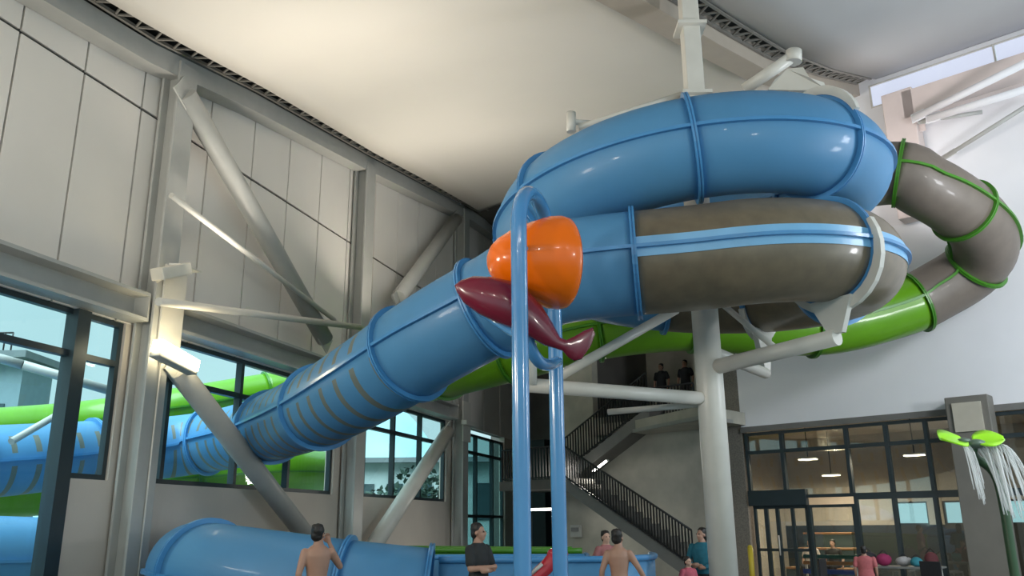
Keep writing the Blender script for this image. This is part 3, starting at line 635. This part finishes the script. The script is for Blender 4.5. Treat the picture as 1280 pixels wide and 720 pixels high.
# ------------------------------------------------------------------ run-out flumes
def flume(label, name, pts, r_, m, rimm, wallz):
    rt = thing(name, label, 'flume', 'run-out flumes'); path = crom(pts, .15); s_ = Slide(rt, path, r_); n = 20
    g = MB(); rows = []
    for i in range(len(path)):
        prof = []
        for j in range(n+1): a = pi+pi*j/n; prof.append((a, r_))
        row = [g.bm.verts.new(s_.pt(i, a, rr)+Z*0) for a, rr in prof]; up1 = g.bm.verts.new(s_.pt(i, 0, r_)+Z*wallz); up0 = g.bm.verts.new(s_.pt(i, pi, r_)+Z*wallz)
        inn = [g.bm.verts.new(s_.pt(i, a, rr-.03)) for a, rr in prof]; iu1 = g.bm.verts.new(s_.pt(i, 0, r_-.03)+Z*wallz); iu0 = g.bm.verts.new(s_.pt(i, pi, r_-.03)+Z*wallz)
        rows.append([up0]+row+[up1, iu1]+inn[::-1]+[iu0])
    k = len(rows[0])
    for a, b in zip(rows, rows[1:]):
        for j in range(k):
            f = g.bm.faces.new((a[j],a[(j+1)%k],b[(j+1)%k],b[j])); f.smooth = True
    g.bm.faces.new(rows[0]); g.bm.faces.new(rows[-1]); g.build('channel', m, rt)
    for an in (0, pi):
        g = MB(); g.tube([s_.pt(i, an, r_+.0)+Z*wallz for i in range(len(path))], .05, 10); g.build('rim', rimm, rt)
    for i in (4, len(path)//2, len(path)-5):
        p = path[i]; g = MB(); g.box((p.x-.15, p.x+.15), (p.y-.1, p.y+.1), (FZ, p.z-r_+.02)); g.build('leg', STEEL, rt)
    return rt
flume('blue open flume running right from the end of the low blue tube', 'blue_flume', [V((-1.2,13.3,.72)), V((-.2,13.5,.71)), V((.8,13.6,.70)), V((1.45,13.75,.70)), V((1.72,14.3,.70)), V((1.75,15.0,.70))], .55, BLUE, BLUED, .46)
flume('green-rimmed flume behind the blue one below the far window', 'green_flume', [V((-3.0,16.6,.80)), V((-1.2,16.2,.78)), V((.6,15.9,.76)), V((1.2,15.9,.76))], .5, GREEND, GREEND, .46)
# ------------------------------------------------------------------ tipping bucket toy
toy = thing('tipping_bucket', 'orange tipping bucket on a tall blue pole arch with maroon scoop', 'water toy')
pa, pb2 = at(650,420,8.5), at(697,560,10.0)
pa.z = pb2.z = FZ; zt = at(655,214,8.6).z-.07
arc = [pa, V((pa.x, pa.y, 2)), V((pa.x, pa.y, 4.0)), V((pa.x, pa.y, zt-.62))]
for k in range(1, 10):
    a = pi*k/10; c = pa.lerp(pb2, .5-.5*cos(a)); arc.append(V((c.x, c.y, zt-.62+.62*sin(a))))
arc += [V((pb2.x, pb2.y, zt-.66)), V((pb2.x, pb2.y, 3)), pb2]
g = MB(); pth = crom(arc, .1); g.tube(pth, .088, 20); g.build('pole_arch', POLEB, toy)
for q in (pa, pb2): g = MB(); g.lathe(q, Z, [(0, .2), (.03, .2), (.03, .09)], 20); g.build('foot_plate', POLEB, toy)
bc = at(664,327,9.15); ax = V((.93, .30, .05)).normalized()
prof = [(-.50,0), (-.50,.10), (-.47,.17), (-.40,.25), (-.22,.37), (0,.46), (.2,.53), (.32,.545), (.40,.53), (.43,.50), (.40,.48), (.2,.46), (-.3,.25), (-.42,.1), (-.42,0)]
g = MB(); g.lathe(bc, ax, prof, 48); b_ = g.build('bucket', ORANGE, toy)
side = ax.cross(Z).normalized()
g = MB(); mid = (pa+pb2)/2; g.tube([V((pa.x,pa.y,bc.z+.03)), V((pb2.x,pb2.y,bc.z-.05))], .035, 12); g.build('axle', POLEB, toy)
secs = [(569,357,1,.02),(574,358,8,.05),(586,362,17,.10),(606,369,23,.16),(630,377,26,.2),(652,388,24,.2),(670,402,20,.17),(686,418,14,.12),(698,429,7,.07),(706,432,7,.06),(714,433,13,.05),(724,432,19,.04),(734,429,20,.03),(741,425,8,.02)]
g = MB(); rows = []
for i, (x, y, h, dp) in enumerate(secs):
    D_ = 8.75+.25*i/13; c = at(x, y, D_); upx = (at(x+.35*h, y-h, D_)-c); dd = V((.2,1,.1)).normalized()*dp
    rows.append([g.bm.verts.new(c+upx*cos(2*pi*j/16)+dd*sin(2*pi*j/16)) for j in range(16)])
for a, b in zip(rows, rows[1:]):
    for j in range(16): f = g.bm.faces.new((a[j],a[(j+1)%16],b[(j+1)%16],b[j])); f.smooth = True
g.bm.faces.new(rows[0]); g.bm.faces.new(rows[-1]); o = g.build('scoop', MAROON, toy); o['label'] = 'maroon leaf-shaped scoop with tail'
g = MB(); g.tube(crom([at(655,385,8.9), at(660,425,8.95), at(672,450,9.1), at(685,456,9.4), at(697,452,9.9)], .06), .07, 14); g.build('hook_pipe', POLEB, toy)
g = MB(); g.tube(crom([at(584,374,9.1), at(600,388,9.05), at(622,404,9.0), at(648,420,8.75)], .06), [.02]+[.05]*200 if False else .045, 12); g.build('scoop_arm', POLEB, toy)
g = MB(); g.tube(crom([at(596,380,9.1), at(604,392,9.1), at(616,393,9.1)], .04), .05, 10); g.build('bracket', POLEB, toy)
# ------------------------------------------------------------------ leaf spray
spray = thing('leaf_spray', 'lime green leaf water spray on a green grey stem by the right column', 'water toy')
lc = at(1213,553,14.0)
def petal(c, dirv, ln, wd, lift, lab):
    g = MB(); n = 14; rows = []; d = dirv.normalized(); sd = d.cross(Z).normalized()
    for i in range(n+1):
        f = i/n; wv = wd*(sin(pi*min(1, f*.92+.06))**.7)*(1-.15*f); p = c+d*ln*f+Z*lift*sin(f*1.9); sdt = V((sd.x, sd.y, .55*sd.y)); p.z += .55*(p.y-lc.y)
        rows.append([g.bm.verts.new(p+sdt*wv*k+Z*(abs(k)**2*.10*wd+dz)) for dz in (0, .03) for k in ((-1,-.6,-.2,.2,.6,1) if dz == 0 else (1,.6,.2,-.2,-.6,-1))])
    k = 12
    for a, b in zip(rows, rows[1:]):
        for j in range(k): f = g.bm.faces.new((a[j],a[(j+1)%k],b[(j+1)%k],b[j])); f.smooth = True
    g.bm.faces.new(rows[0]); g.bm.faces.new(rows[-1]); g.build('petal', LEAFG, spray)
petal(lc+V((.05,0,.0)), V((.93,-.30,.10)), .46, .30, .04, '')
petal(lc+V((-.1,0,0)), V((-.97,-.12,.06)), .42, .30, .04, '')
g = MB(); g.ball(lc+V((.06,-.05,-.03)), .16, sc=(1,1,.5)); g.ball(lc+V((-.12,-.02,.02)), .11, sc=(1,1,.5)); g.build('hub', GPIPE, spray)
g = MB(); sb = at(1247,600,14.3); g.tube(crom([lc+V((.05,.02,-.05)), lc+V((.15,.2,-.22)), V((sb.x, sb.y, lc.z-.6)), V((sb.x+.03, sb.y, 1)), V((sb.x+.03, sb.y, FZ))], .1), .075, 16); g.build('stem', mat('green stem', (.03,.075,.03), .4), spray)
# falling water
def stream(g, p, v, T, w0, n=10):
    q = []; 
    for i in range(n+1):
        t = T*i/n; q.append(p+v*t-Z*(4.9*t*t))
    g.tube(crom(q, .08), w0, 7)
wt = MB(); random.seed(3)
for i in range(48):
    a = random.random(); p = lc+V((.02+.42*a, -.2*a+.05, -.05)); stream(wt, p, V((.05+1.0*random.random(), -.3+.3*random.random(), .1)), .42+.1*random.random(), .005+.010*random.random())
for i in range(16):
    p = lc+V((-.2+.12*random.random(), -.1, -.05)); stream(wt, p, V((.1+.3*random.random(), -.1, 0)), .36+.1*random.random(), .005+.007*random.random())
wet = mat('white water', (.9,.92,.92), .2, alpha=.38)
tag(wt.build('falling_water', wet), 'streams of white water falling off the lime green leaf spray', 'water', kind='stuff')
# ------------------------------------------------------------------ small wall things on the left
fl = thing('floodlight', 'white box floodlight fixed on the nearest column above the window', 'floodlight', 'column floodlights')
q = Lpx(211,341,.75); g = MB(); a, b = Lpx(196,343,.8), Lpx(232,336,.8)
g.bar(a, b, .28, .22); g.build('housing', mat('white lamp housing', (.75,.70,.60), .4), fl, bevel=.02)
g = MB(); g.bar(Lpx(218,330,.75), Lpx(246,340,.4), .2, .03); g.build('visor', PIPE, fl)
g = MB(); g.tube([Lpx(205,345,.7), Lpx(196,352,.5)], .03, 10); g.build('bracket', PIPE, fl)
fl = thing('floodlight', 'glowing warm floodlight on the nearest column at the top of the window', 'floodlight', 'column floodlights')
a, b = Lpx(194,438,.85), Lpx(242,462,.85); up_ = V((.3,-.25,.9)).normalized()
g = MB(); g.bar(a-up_*.06, b-up_*.06, .22, .1); g.build('housing', STEEL, fl, bevel=.02)
g = MB(); g.bar(a+up_*.1, b+up_*.06, .2, .2); g.build('lens', mat('lit lens', (1,.9,.7), emit=(1,.86,.55), estr=14), fl)
g = MB(); g.tube([(a+b)/2-up_*.05, Lpx(200,452,.5)], .03, 10); g.build('bracket', STEEL, fl)
area('floodlight_glow', (a+b)/2+up_*.12+nL*.1, (a+b)/2+up_*2+nL*.9, 25, .35, (1,.82,.5))
r = thing('conduit', 'thin white conduit running down the front of the nearest column', 'conduit'); g = MB(); g.tube([L(.05, 5.0, .50), L(.05, FZ, .50)], .018, 8); g.build('pipe', PIPE, r)
# round sounder on back wall
r = thing('wall_speaker', 'small dark round speaker on the back wall below the tan bend', 'speaker'); q = Bpx(1214,369,.0)
g = MB(); g.lathe(q, nB, [(0,.1), (.05,.1), (.06,.08), (.06,0)], 20); g.build('ring', PIPE, r); g = MB(); g.lathe(q+nB*.055, nB, [(0,.07), (.02,.06), (.02,0)], 20); g.build('grille', RAILM, r)
# yellow post by the door
r = thing('yellow_bollard', 'yellow upright post beside the brown panel and the glass door', 'bollard'); q = Bpx(938,690,.5); q.z = FZ
g = MB(); g.tube([q, V((q.x,q.y,1.05))], .07, 14); g.build('post', mat('yellow paint', (.55,.42,.03), .5), r); g = MB(); g.ball(V((q.x,q.y,1.05)), .07); g.build('cap', MATS['yellow paint'], r)
# red toy
r = thing('red_ride', 'shiny red moulded ride-on toy between the two blue poles', 'toy'); q = at(682,712,12.2); rm = mat('red fibreglass', (.45,.012,.03), .2, coat=.7)
g = MB(); g.tube(crom([q+V((-.28,0,-.5)), q+V((-.14,0,-.12)), q+V((.02,.02,.04)), q+V((.16,.03,.2))], .05), .13, 16, flat=.8); g.build('body', rm, r)
g = MB(); g.ball(q+V((.17,.03,.2)), .13, sc=(1.2,.8,.8)); g.build('head', rm, r); g = MB(); g.tube([q+V((-.2,-.1,-.05)), q+V((-.05,-.12,.08))], .025, 10); g.build('handle', mat('white plastic', (.5,.5,.48), .5), r)
g = MB(); g.tube([V((q.x-.25,q.y,q.z-.5)), V((q.x-.25,q.y,FZ))], .06, 12); g.build('leg', rm, r)
# ------------------------------------------------------------------ people
def ball_chain(g, pts, rs, n=12):
    for (a, ra), (b, rb) in zip(zip(pts, rs), zip(pts[1:], rs[1:])):
        a, b = V(a), V(b); g.tube([a, b], [ra, rb], n, flat=1); g.ball(a, ra*.995); g.ball(b, rb*.995)
def ell_loft(g, rings, n=20):
    rows = [[g.bm.verts.new(V(c)+V((rx*cos(2*pi*j/n), ry*sin(2*pi*j/n), 0))) for j in range(n)] for c, rx, ry in rings]
    for a, b in zip(rows, rows[1:]):
        for j in range(n): g.bm.faces.new((a[j],a[(j+1)%n],b[(j+1)%n],b[j]))
    g.bm.faces.new(rows[0]); g.bm.faces.new(rows[-1])
def remesh(o, vox, it=3):
    md = o.modifiers.new('r', 'REMESH'); md.mode = 'VOXEL'; md.voxel_size = vox; md.use_smooth_shade = True
    sm = o.modifiers.new('s', 'SMOOTH'); sm.iterations = it; sm.factor = .5
    dg = bpy.context.evaluated_depsgraph_get(); dg.update(); me = bpy.data.meshes.new_from_object(o.evaluated_get(dg))
    o.modifiers.clear(); old = o.data; mats = list(old.materials); o.data = me
    if not me.materials:
        for x in mats: me.materials.append(x)
    for p in me.polygons: p.use_smooth = True
def person(label, loc, rz, H=1.75, skin=SKIN, hair='short', arms=None, top=None, bottom=None, sit=False, head_turn=0, head_tilt=0, group=None, vox=.011, slim=1.0, sleeves=True, hairm=HAIR, longlegs=False):
    """body of one surface facing local -Y; arms: ((elbowL, wristL, fingersdirL), (elbowR, wristR, fingersdirR)) in metres for H = 1.75, person's left is +X"""
    root = thing('person', label, 'person', group); k = H/1.75
    g = MB(); hipz = .47 if sit else .92; dz = hipz-.92
    T = lambda x, y, z: V((x, y, z+dz))
    w = slim
    tor = [((0,.0,.86+dz), .155*w, .11), ((0,0,.93+dz), .17*w, .12), ((0,-.005,1.05+dz), .148*w, .105), ((0,-.005,1.13+dz), .145*w, .10), ((0,-.005,1.25+dz), .168*w, .115), ((0,0,1.36+dz), .185*w, .115), ((0,.005,1.43+dz), .165*w, .09), ((0,.005,1.48+dz), .09, .065)]
    ell_loft(g, tor)
    ball_chain(g, [T(0,.012,1.42), T(0,-.002,1.54)], [.085, .058])
    hq = Matrix.Rotation(radians(head_turn), 3, 'Z') @ Matrix.Rotation(radians(head_tilt), 3, 'X'); hc = T(0,-.012,1.615)
    hp_ = lambda x, y, z: hc+hq@V((x, y, z))
    g.ball(hp_(0,.012,.025), .094, sc=(.82,1.0,.95)); g.ball(hp_(0,-.022,-.03), .07, sc=(.86,1.0,1.15)); g.ball(hp_(0,-.055,-.085), .03, sc=(1,.9,.8))
    g.ball(hp_(0,-.098,-.022), .016, sc=(.8,1.1,1.2)); ball_chain(g, [hp_(0,-.086,.018), hp_(0,-.102,-.02)], [.010, .014], 8)
    for s_ in (-1, 1):
        g.ball(hp_(.080*s_, .012, -.015), .026, sc=(.4,.7,1.1)); g.ball(hp_(0,-.082,-.058), .018, sc=(1.4,.6,.5))
    legs = []
    for s_ in (1, -1):
        hip = T(.095*s_, 0, .90)
        if sit: kn = V((.11*s_, -.44, .49)); an = V((.11*s_, -.46, .09))
        else: kn = T(.10*s_, -.015, .49); an = T(.105*s_, .02, .085)
        legs.append((hip, kn, an)); ball_chain(g, [hip, hip.lerp(kn,.5), kn, kn.lerp(an,.3)+V((0,.015,0)), an], [.098*w, .082*w, .06, .057, .038])
        ball_chain(g, [an+V((0,.03,-.045)), an+V((0,-.06,-.05)), an+V((.01*s_,-.16,-.06))], [.036, .038, .024])
    arms = arms or ((V((.27,.03,1.16)), V((.27,-.05,.92)), V((0,-.03,-1))), (V((-.27,.03,1.16)), V((-.27,-.05,.92)), V((0,-.03,-1))))
    al = []
    for s_, (el, wr, fd) in zip((1, -1), arms):
        sh = T(.185*s_*w, .005, 1.40); el = V(el)+V((0,0,dz)); wr = V(wr)+V((0,0,dz)); fd = V(fd).normalized(); al.append((sh, el, wr))
        ball_chain(g, [sh, sh.lerp(el,.5), el, el.lerp(wr,.35), wr], [.056, .05, .041, .04, .027])
        # hand: palm, four unequal bent fingers, a thumb from the palm's side
        fa = (wr-el).normalized(); sidev = fd.cross(V((0,1,0)) if abs(fd.y) < .8 else V((1,0,0))).normalized(); pn = sidev.cross(fd)
        pc = wr+fd*.075; ball_chain(g, [wr, wr+fd*.04, pc], [.026, .03, .03])
        for q, (of, ln) in enumerate(((-.030,.066), (-.011,.078), (.010,.072), (.029,.056))):
            b0 = pc+sidev*of; b1 = b0+fd*ln*.5+pn*.012; b2 = b1+fd*ln*.35+pn*.022
            ball_chain(g, [pc+sidev*of*.7-fd*.02, b0, b1, b2], [.011, .0105, .0095, .008], 8)
        t0 = wr+fd*.03-sidev*.028; ball_chain(g, [t0, t0-sidev*.028+fd*.025, t0-sidev*.03+fd*.058+pn*.012], [.013, .011, .009], 8)
    body = g.build('body', skin, root); remesh(body, vox, 3)
    for s_ in (-1, 1):
        e = MB(); e.ball(hp_(.031*s_, -.083, .012), .0115, sub=1); e.build('eye', EYE, body)
    h = MB()
    h.ball(hp_(0,.032,.048), .1, sc=(.87,.98,.92)); h.ball(hp_(0,.05,-.01), .085, sc=(.95,.75,1.0))
    for i in range(22):
        a = random.random()*2*pi; e = .5+.5*random.random(); h.ball(hp_(.076*cos(a)*cos(e), .04+.08*sin(a)*cos(e), .045+.086*sin(e)), .016+.008*random.random(), sub=1)
    if hair == 'long': h.ball(hp_(0,.075,-.12), .075, sc=(1.1,.6,1.6)); h.ball(hp_(0,.07,-.02), .09)
    if hair == 'bun': h.ball(hp_(0,.11,.06), .05)
    ho = h.build('hair', hairm, root); remesh(ho, .012, 1)
    if bottom:
        m_, L_ = bottom; b = MB(); ell_loft(b, [((0,0,.84+dz), .165*w, .118), ((0,0,.93+dz), .182*w, .13), ((0,-.003,1.03+dz), .165*w, .118)])
        for hip, kn, an in legs:
            if L_ == 'long': ball_chain(b, [hip, hip.lerp(kn,.5), kn, an+V((0,0,.02))], [.108*w, .094*w, .076, .064])
            else: ball_chain(b, [hip, hip.lerp(kn,.45), hip.lerp(kn,.8)], [.112*w, .108*w, .098*w])
        remesh(b.build('shorts' if L_ != 'long' else 'trousers', m_, root), .014, 2)
    if top:
        m_, sl = top; b = MB(); ell_loft(b, [((0,0,.93+dz), .188*w, .135), ((0,0,1.0+dz), .178*w, .13), ((0,-.005,1.13+dz), .164*w, .118), ((0,-.005,1.25+dz), .182*w, .13), ((0,0,1.36+dz), .198*w, .128), ((0,.005,1.43+dz), .178*w, .102), ((0,.005,1.485+dz), .085, .075)])
        for sh, el, wr in al:
            if sl == 'short': ball_chain(b, [sh, sh.lerp(el,.7)], [.068, .066])
            elif sl == 'long': ball_chain(b, [sh, sh.lerp(el,.5), el, el.lerp(wr,.9)], [.068, .06, .053, .042])
        remesh(b.build('shirt', m_, root), .014, 2)
    root.location = loc; root.rotation_euler = (0,0,rz); root.scale = (k,k,k)
    return root
def ground(x, y, D, z=FZ): q = at(x, y, D); return V((q.x, q.y, z))
BLK = cloth('black cloth', (.015,.016,.02))
person('shirtless dark-haired man with one hand raised to his face, before the low blue tube', ground(397,700,11.4), radians(200), 1.80, SKIN, slim=.88, arms=((V((.23,.06,1.15)), V((.23,.02,.90)), V((0,-.1,-1))), (V((-.30,-.12,1.22)), V((-.17,-.22,1.50)), V((.35,.1,1)))), bottom=(cloth('navy shorts', (.02,.025,.05)), 'short'), head_turn=-35)
person('man in dark shirt and dark trousers with folded arms, left of the blue poles', ground(598,690,12.2), radians(48), 1.80, SKIN, slim=.86, arms=((V((.21,-.06,1.15)), V((.0,-.22,1.13)), V((-1,.1,0))), (V((-.21,-.06,1.15)), V((.0,-.25,1.18)), V((1,.1,0)))), top=(cloth('charcoal shirt', (.02,.022,.024)), 'short'), bottom=(BLK, 'long'), head_turn=20)
person('shirtless man in black shorts seen from behind, right of the blue poles', ground(773,690,12.4), radians(168), 1.70, SKIN, slim=.84, arms=((V((.24,.05,1.17)), V((.27,.0,.93)), V((.1,-.1,-1))), (V((-.28,-.02,1.2)), V((-.38,-.12,1.0)), V((-.3,-.2,-1)))), bottom=(BLK, 'short'), head_turn=-20)
person('child with dark hair standing beyond the shirtless man in black shorts', ground(757,668,15.9), radians(20), 1.66, SKINP, slim=.85, top=(cloth('rose top', (.35,.14,.14)), 'short'), bottom=(BLK, 'short'), vox=.014)
person('woman in teal jacket standing beside the white support post', ground(878,690,15.6), radians(-35), 1.70, SKIN, 'long', top=(cloth('teal jacket', (.012,.13,.19)), 'long'), bottom=(BLK, 'long'), arms=((V((.29,.0,1.15)), V((.12,-.22,1.05)), V((-1,-.2,0))), (V((-.29,0,1.15)), V((-.12,-.24,1.1)), V((1,-.2,0)))), head_turn=-20, slim=1.05)
person('small child in pink top next to the woman in teal jacket', ground(860,705,15.2), radians(30), 1.22, SKINP, 'short', top=(cloth('pink top', (.5,.10,.14)), 'short'), bottom=(cloth('maroon shorts', (.12,.02,.04)), 'short'), slim=.95, vox=.014)
person('person in pink top and black vest standing before the glazing at the right', ground(1081,700,18.0), radians(150), 1.30, SKIN, 'short', top=(cloth('salmon top', (.45,.12,.13)), 'short'), bottom=(BLK, 'long'), slim=1.2, vox=.014)
s0 = B(1.45, 0, -4.4)
for i, (px_, lb, c) in enumerate(((1012,'person in white top seated on the timber benches, left of the pair',(.55,.5,.46)), (1040,'person in dark top seated on the timber benches, right of the pair',(.03,.03,.035)))):
    u, _ = Bu(px_, 675, -4.5)
    q = B(u, FZ+.02, -4.5); person(lb, q, math.atan2(nB.y, nB.x)+pi/2, 1.7, SKINP, sit=True, top=(cloth('seated top %d' % i, c), 'short'), bottom=(BLK, 'long'), vox=.016, group='people on the benches')
r = person('dark-haired person whose head just shows over the end of the low blue tube', ground(497,690,15.0), radians(160), 1.36, SKIN, top=(BLK, 'short'), bottom=(BLK, 'short'), vox=.016)
for i, (px_, py_) in enumerate(((826,462), (856,461))):
    u, z = Bu(px_, py_, -1.0)
    person('dark figure behind the gallery railing, %s of the two' % ('left' if i == 0 else 'right'), B(u, 4.9, -1.0), math.atan2(nB.y, nB.x)+pi/2, 1.65, SKIN, top=(BLK, 'short'), bottom=(BLK, 'long'), vox=.02, group='people on the gallery')
# ------------------------------------------------------------------ table with bags before the glazing
tb = thing('pool_table', 'low grey table with bags before the hall glazing', 'table'); tq = B(3.6, 0, 1.3)
TB = mat('table top grey', (.22,.22,.21), .5)
g = MB(); g.fbox(tq, uB, nB, (-.9, .9), (-.4, .4), (.68, .72)); g.build('tabletop', TB, tb, bevel=.008)
for a in (-.8, .8):
    for b in (-.32, .32): g = MB(); g.tube([tq+uB*a+nB*b+Z*FZ, tq+uB*a+nB*b+Z*.68], .025, 10); g.build('leg', PIPE, tb)
def bag(lb, u, s_, c, w_, h_, dd):
    r = thing('bag', lb, 'bag', 'bags on the table'); m_ = cloth('bag '+lb[:12], c); o0 = tq+uB*u+nB*s_
    g = MB(); g.ball(o0+Z*(.72+h_*.5), 1, sc=(w_, dd, h_*.52), sub=3)
    for v in g.bm.verts:
        v.co.z = max(v.co.z, .722); n_ = math.sin(v.co.x*19)*math.sin(v.co.z*23)*.012; v.co += V((n_, n_, 0))
    g.build('pouch', m_, r); g = MB(); g.tube(crom([o0+uB*-.1+Z*(.72+h_*.9), o0+Z*(.72+h_*1.25), o0+uB*.1+Z*(.72+h_*.9)], .03), .012, 8); g.build('strap', BLK, r)
bag('black sports bag at the left end of the grey table', -.62, .05, (.02,.02,.025), .22, .3, .15)
bag('magenta bag on the grey table beside the black one', -.25, .1, (.28,.02,.09), .17, .26, .13)
bag('pale bundled towel bag in the middle of the grey table', .15, 0, (.40,.38,.38), .18, .2, .14)
bag('teal bag on the grey table, right of the pale bundle', .45, .12, (.03,.22,.28), .13, .2, .12)
bag('dark red bag at the right end of the grey table', .72, -.02, (.10,.02,.025), .15, .3, .12)
def chair(lb, u, s_, rz):
    r = thing('pool_chair', lb, 'chair', 'white chairs before the glazing'); W_ = mat('white chair plastic', (.55,.55,.53), .4)
    g = MB(); g.box((-.22,.22), (-.22,.22), (.52,.56)); g.build('seat', W_, r, bevel=.01); g = MB(); g.box((-.22,.22), (.2,.24), (.56,.98)); g.build('backrest', BLK, r, bevel=.01)
    for x in (-.2,.2):
        for y in (-.2,.2): g = MB(); g.tube([V((x,y,.52)), V((x*1.15,y*1.15,0))], .015, 8); g.build('leg', W_, r)
    q = B(u, FZ, s_); r.location = q; r.rotation_euler = (0,0,rz)
chair('dark-backed white chair left of the grey table', 2.5, 2.2, .9); chair('dark-backed white chair in front of the grey table', 3.6, 2.3, 1.6); chair('dark-backed white chair right of the grey table', 4.7, 2.3, 2.2)
# ------------------------------------------------------------------ outside
g = MB(); n = 60; rows = []
for i in range(n+1):
    a = radians(-62+74*i/n); d = 260; h = 26+10*sin(i*.33+.4)+5*sin(i*.9)
    c = V((d*sin(a), d*cos(a), 0)); rows.append([g.bm.verts.new(c*.8+V((0,0,-2))), g.bm.verts.new(c+V((0,0,h))), g.bm.verts.new(c*1.3+V((0,0,h*.8))), g.bm.verts.new(c*1.4+V((0,0,-2)))])
for a, b in zip(rows, rows[1:]):
    for j in range(3): f = g.bm.faces.new((a[j],b[j],b[j+1],a[j+1])); f.smooth = True
struct(g.build('hills', mat('hazy hill', (.26,.42,.46), .95, var=.15, scale=.05)))
LEAVES = [mat('tree leaves', (.03,.075,.035), .8, var=.3, scale=4), mat('tree leaves dark', (.02,.05,.035), .8, var=.3, scale=4)]
def tree(lb, P0, h, rad, k=0):
    r = thing('tree', lb, 'tree', 'trees outside the windows'); rs = random.Random(h*100+rad)
    g = MB(); g.tube([P0, P0+Z*h*.45, P0+Z*h*.7+V((.1,0,0))], [.16,.12,.06], 10); g.build('trunk', mat('bark', (.06,.05,.04), .9), r)
    g = MB()
    for i in range(420):
        u = V((rs.gauss(0,1), rs.gauss(0,1), rs.gauss(0,.8))).normalized()*rad*rs.random()**.4; c = P0+Z*h*.72+u; e1 = V((rs.gauss(0,1),rs.gauss(0,1),rs.gauss(0,1))).normalized(); e2 = e1.cross(V((rs.gauss(0,1),rs.gauss(0,1),rs.gauss(0,1)))).normalized(); s_ = rad*.13
        g.bm.faces.new([g.bm.verts.new(c+e1*s_*x+e2*s_*y*.6) for x, y in ((-1,0),(0,-1),(1,0),(0,1))])
    g.build('crown', LEAVES[k], r)
def gl(x, D): q = at(x, 600, D); return V((q.x, q.y, FZ-.3))
tree('green tree seen beside the nearest column through the left window', gl(122,34), 6.6, 1.9)
tree('low dark tree seen at the right part of the far window', gl(520,40), 4.6, 1.5, 1)
tree('dark bush seen through the far window left of the other tree', gl(478,42), 3.8, 1.2, 1)
def building(lb, x0, x1, D, h, m, wins, dep=6):
    r = thing('building', lb, 'building', 'buildings outside the windows'); a, b = gl(x0, D), gl(x1, D); ex = (b-a); W_ = ex.length; ex.normalize(); ey = Z.cross(ex)
    g = MB(); g.fbox(a, ex, ey, (0, W_), (0, dep), (0, h)); g.build('wall', m, r)
    g = MB(); g.fbox(a, ex, ey, (-.3, W_+.3), (-.5, dep+.3), (h, h+.25)); g.build('roof', mat('grey roof', (.16,.19,.2), .7), r)
    for i in range(wins):
        x = W_*(i+.5)/wins; g = MB(); g.fbox(a, ex, ey, (x-W_*.28/wins, x+W_*.28/wins), (-.05, .02), (h*.45, h*.8)); g.build('window', mat('dark window', (.04,.07,.08), .2), r)
building('pale low building seen through the far left window', 440, 620, 44, 5.2, mat('pale render', (.42,.50,.50), .8), 5)
building('grey blue building at the far left edge of the view outside', -220, 8, 30, 8.0, mat('grey blue render', (.20,.29,.33), .8), 3, 2.0)
r = thing('roof_railing', 'dark roof railing on the grey blue building at the far left', 'railing')
q0, q1 = at(-40,432,29.9), at(8,432,29.9); zz_ = gl(0,30).z+8.25
for f in (0,.2,.4,.6,.8,1): p = q0.lerp(q1, f); g = MB(); g.tube([V((p.x,p.y+.3,zz_)), V((p.x,p.y+.3,zz_+.8))], .03, 8); g.build('post', RAILM, r)
g = MB(); g.tube([V((q0.x,q0.y+.3,zz_+.8)), V((q1.x,q1.y+.3,zz_+.8))], .035, 8); g.build('rail', RAILM, r)
r = thing('slide_support', 'grey outdoor steel frame holding the slide outside the left window', 'support frame')
for n_, a, b, rr in (('arm', at(28,456,17.2), at(150,492,18.5), .10), ('brace', at(14,552,16.2), at(95,505,17.8), .07), ('post', at(-30,440,16.8), V((at(-30,440,16.8).x, 16.8, FZ-.3)), .12), ('arm', at(-30,440,16.8), at(28,456,17.2), .10)):
    g = MB(); g.tube([a, b], rr, 14); g.build(n_, STEEL, r)
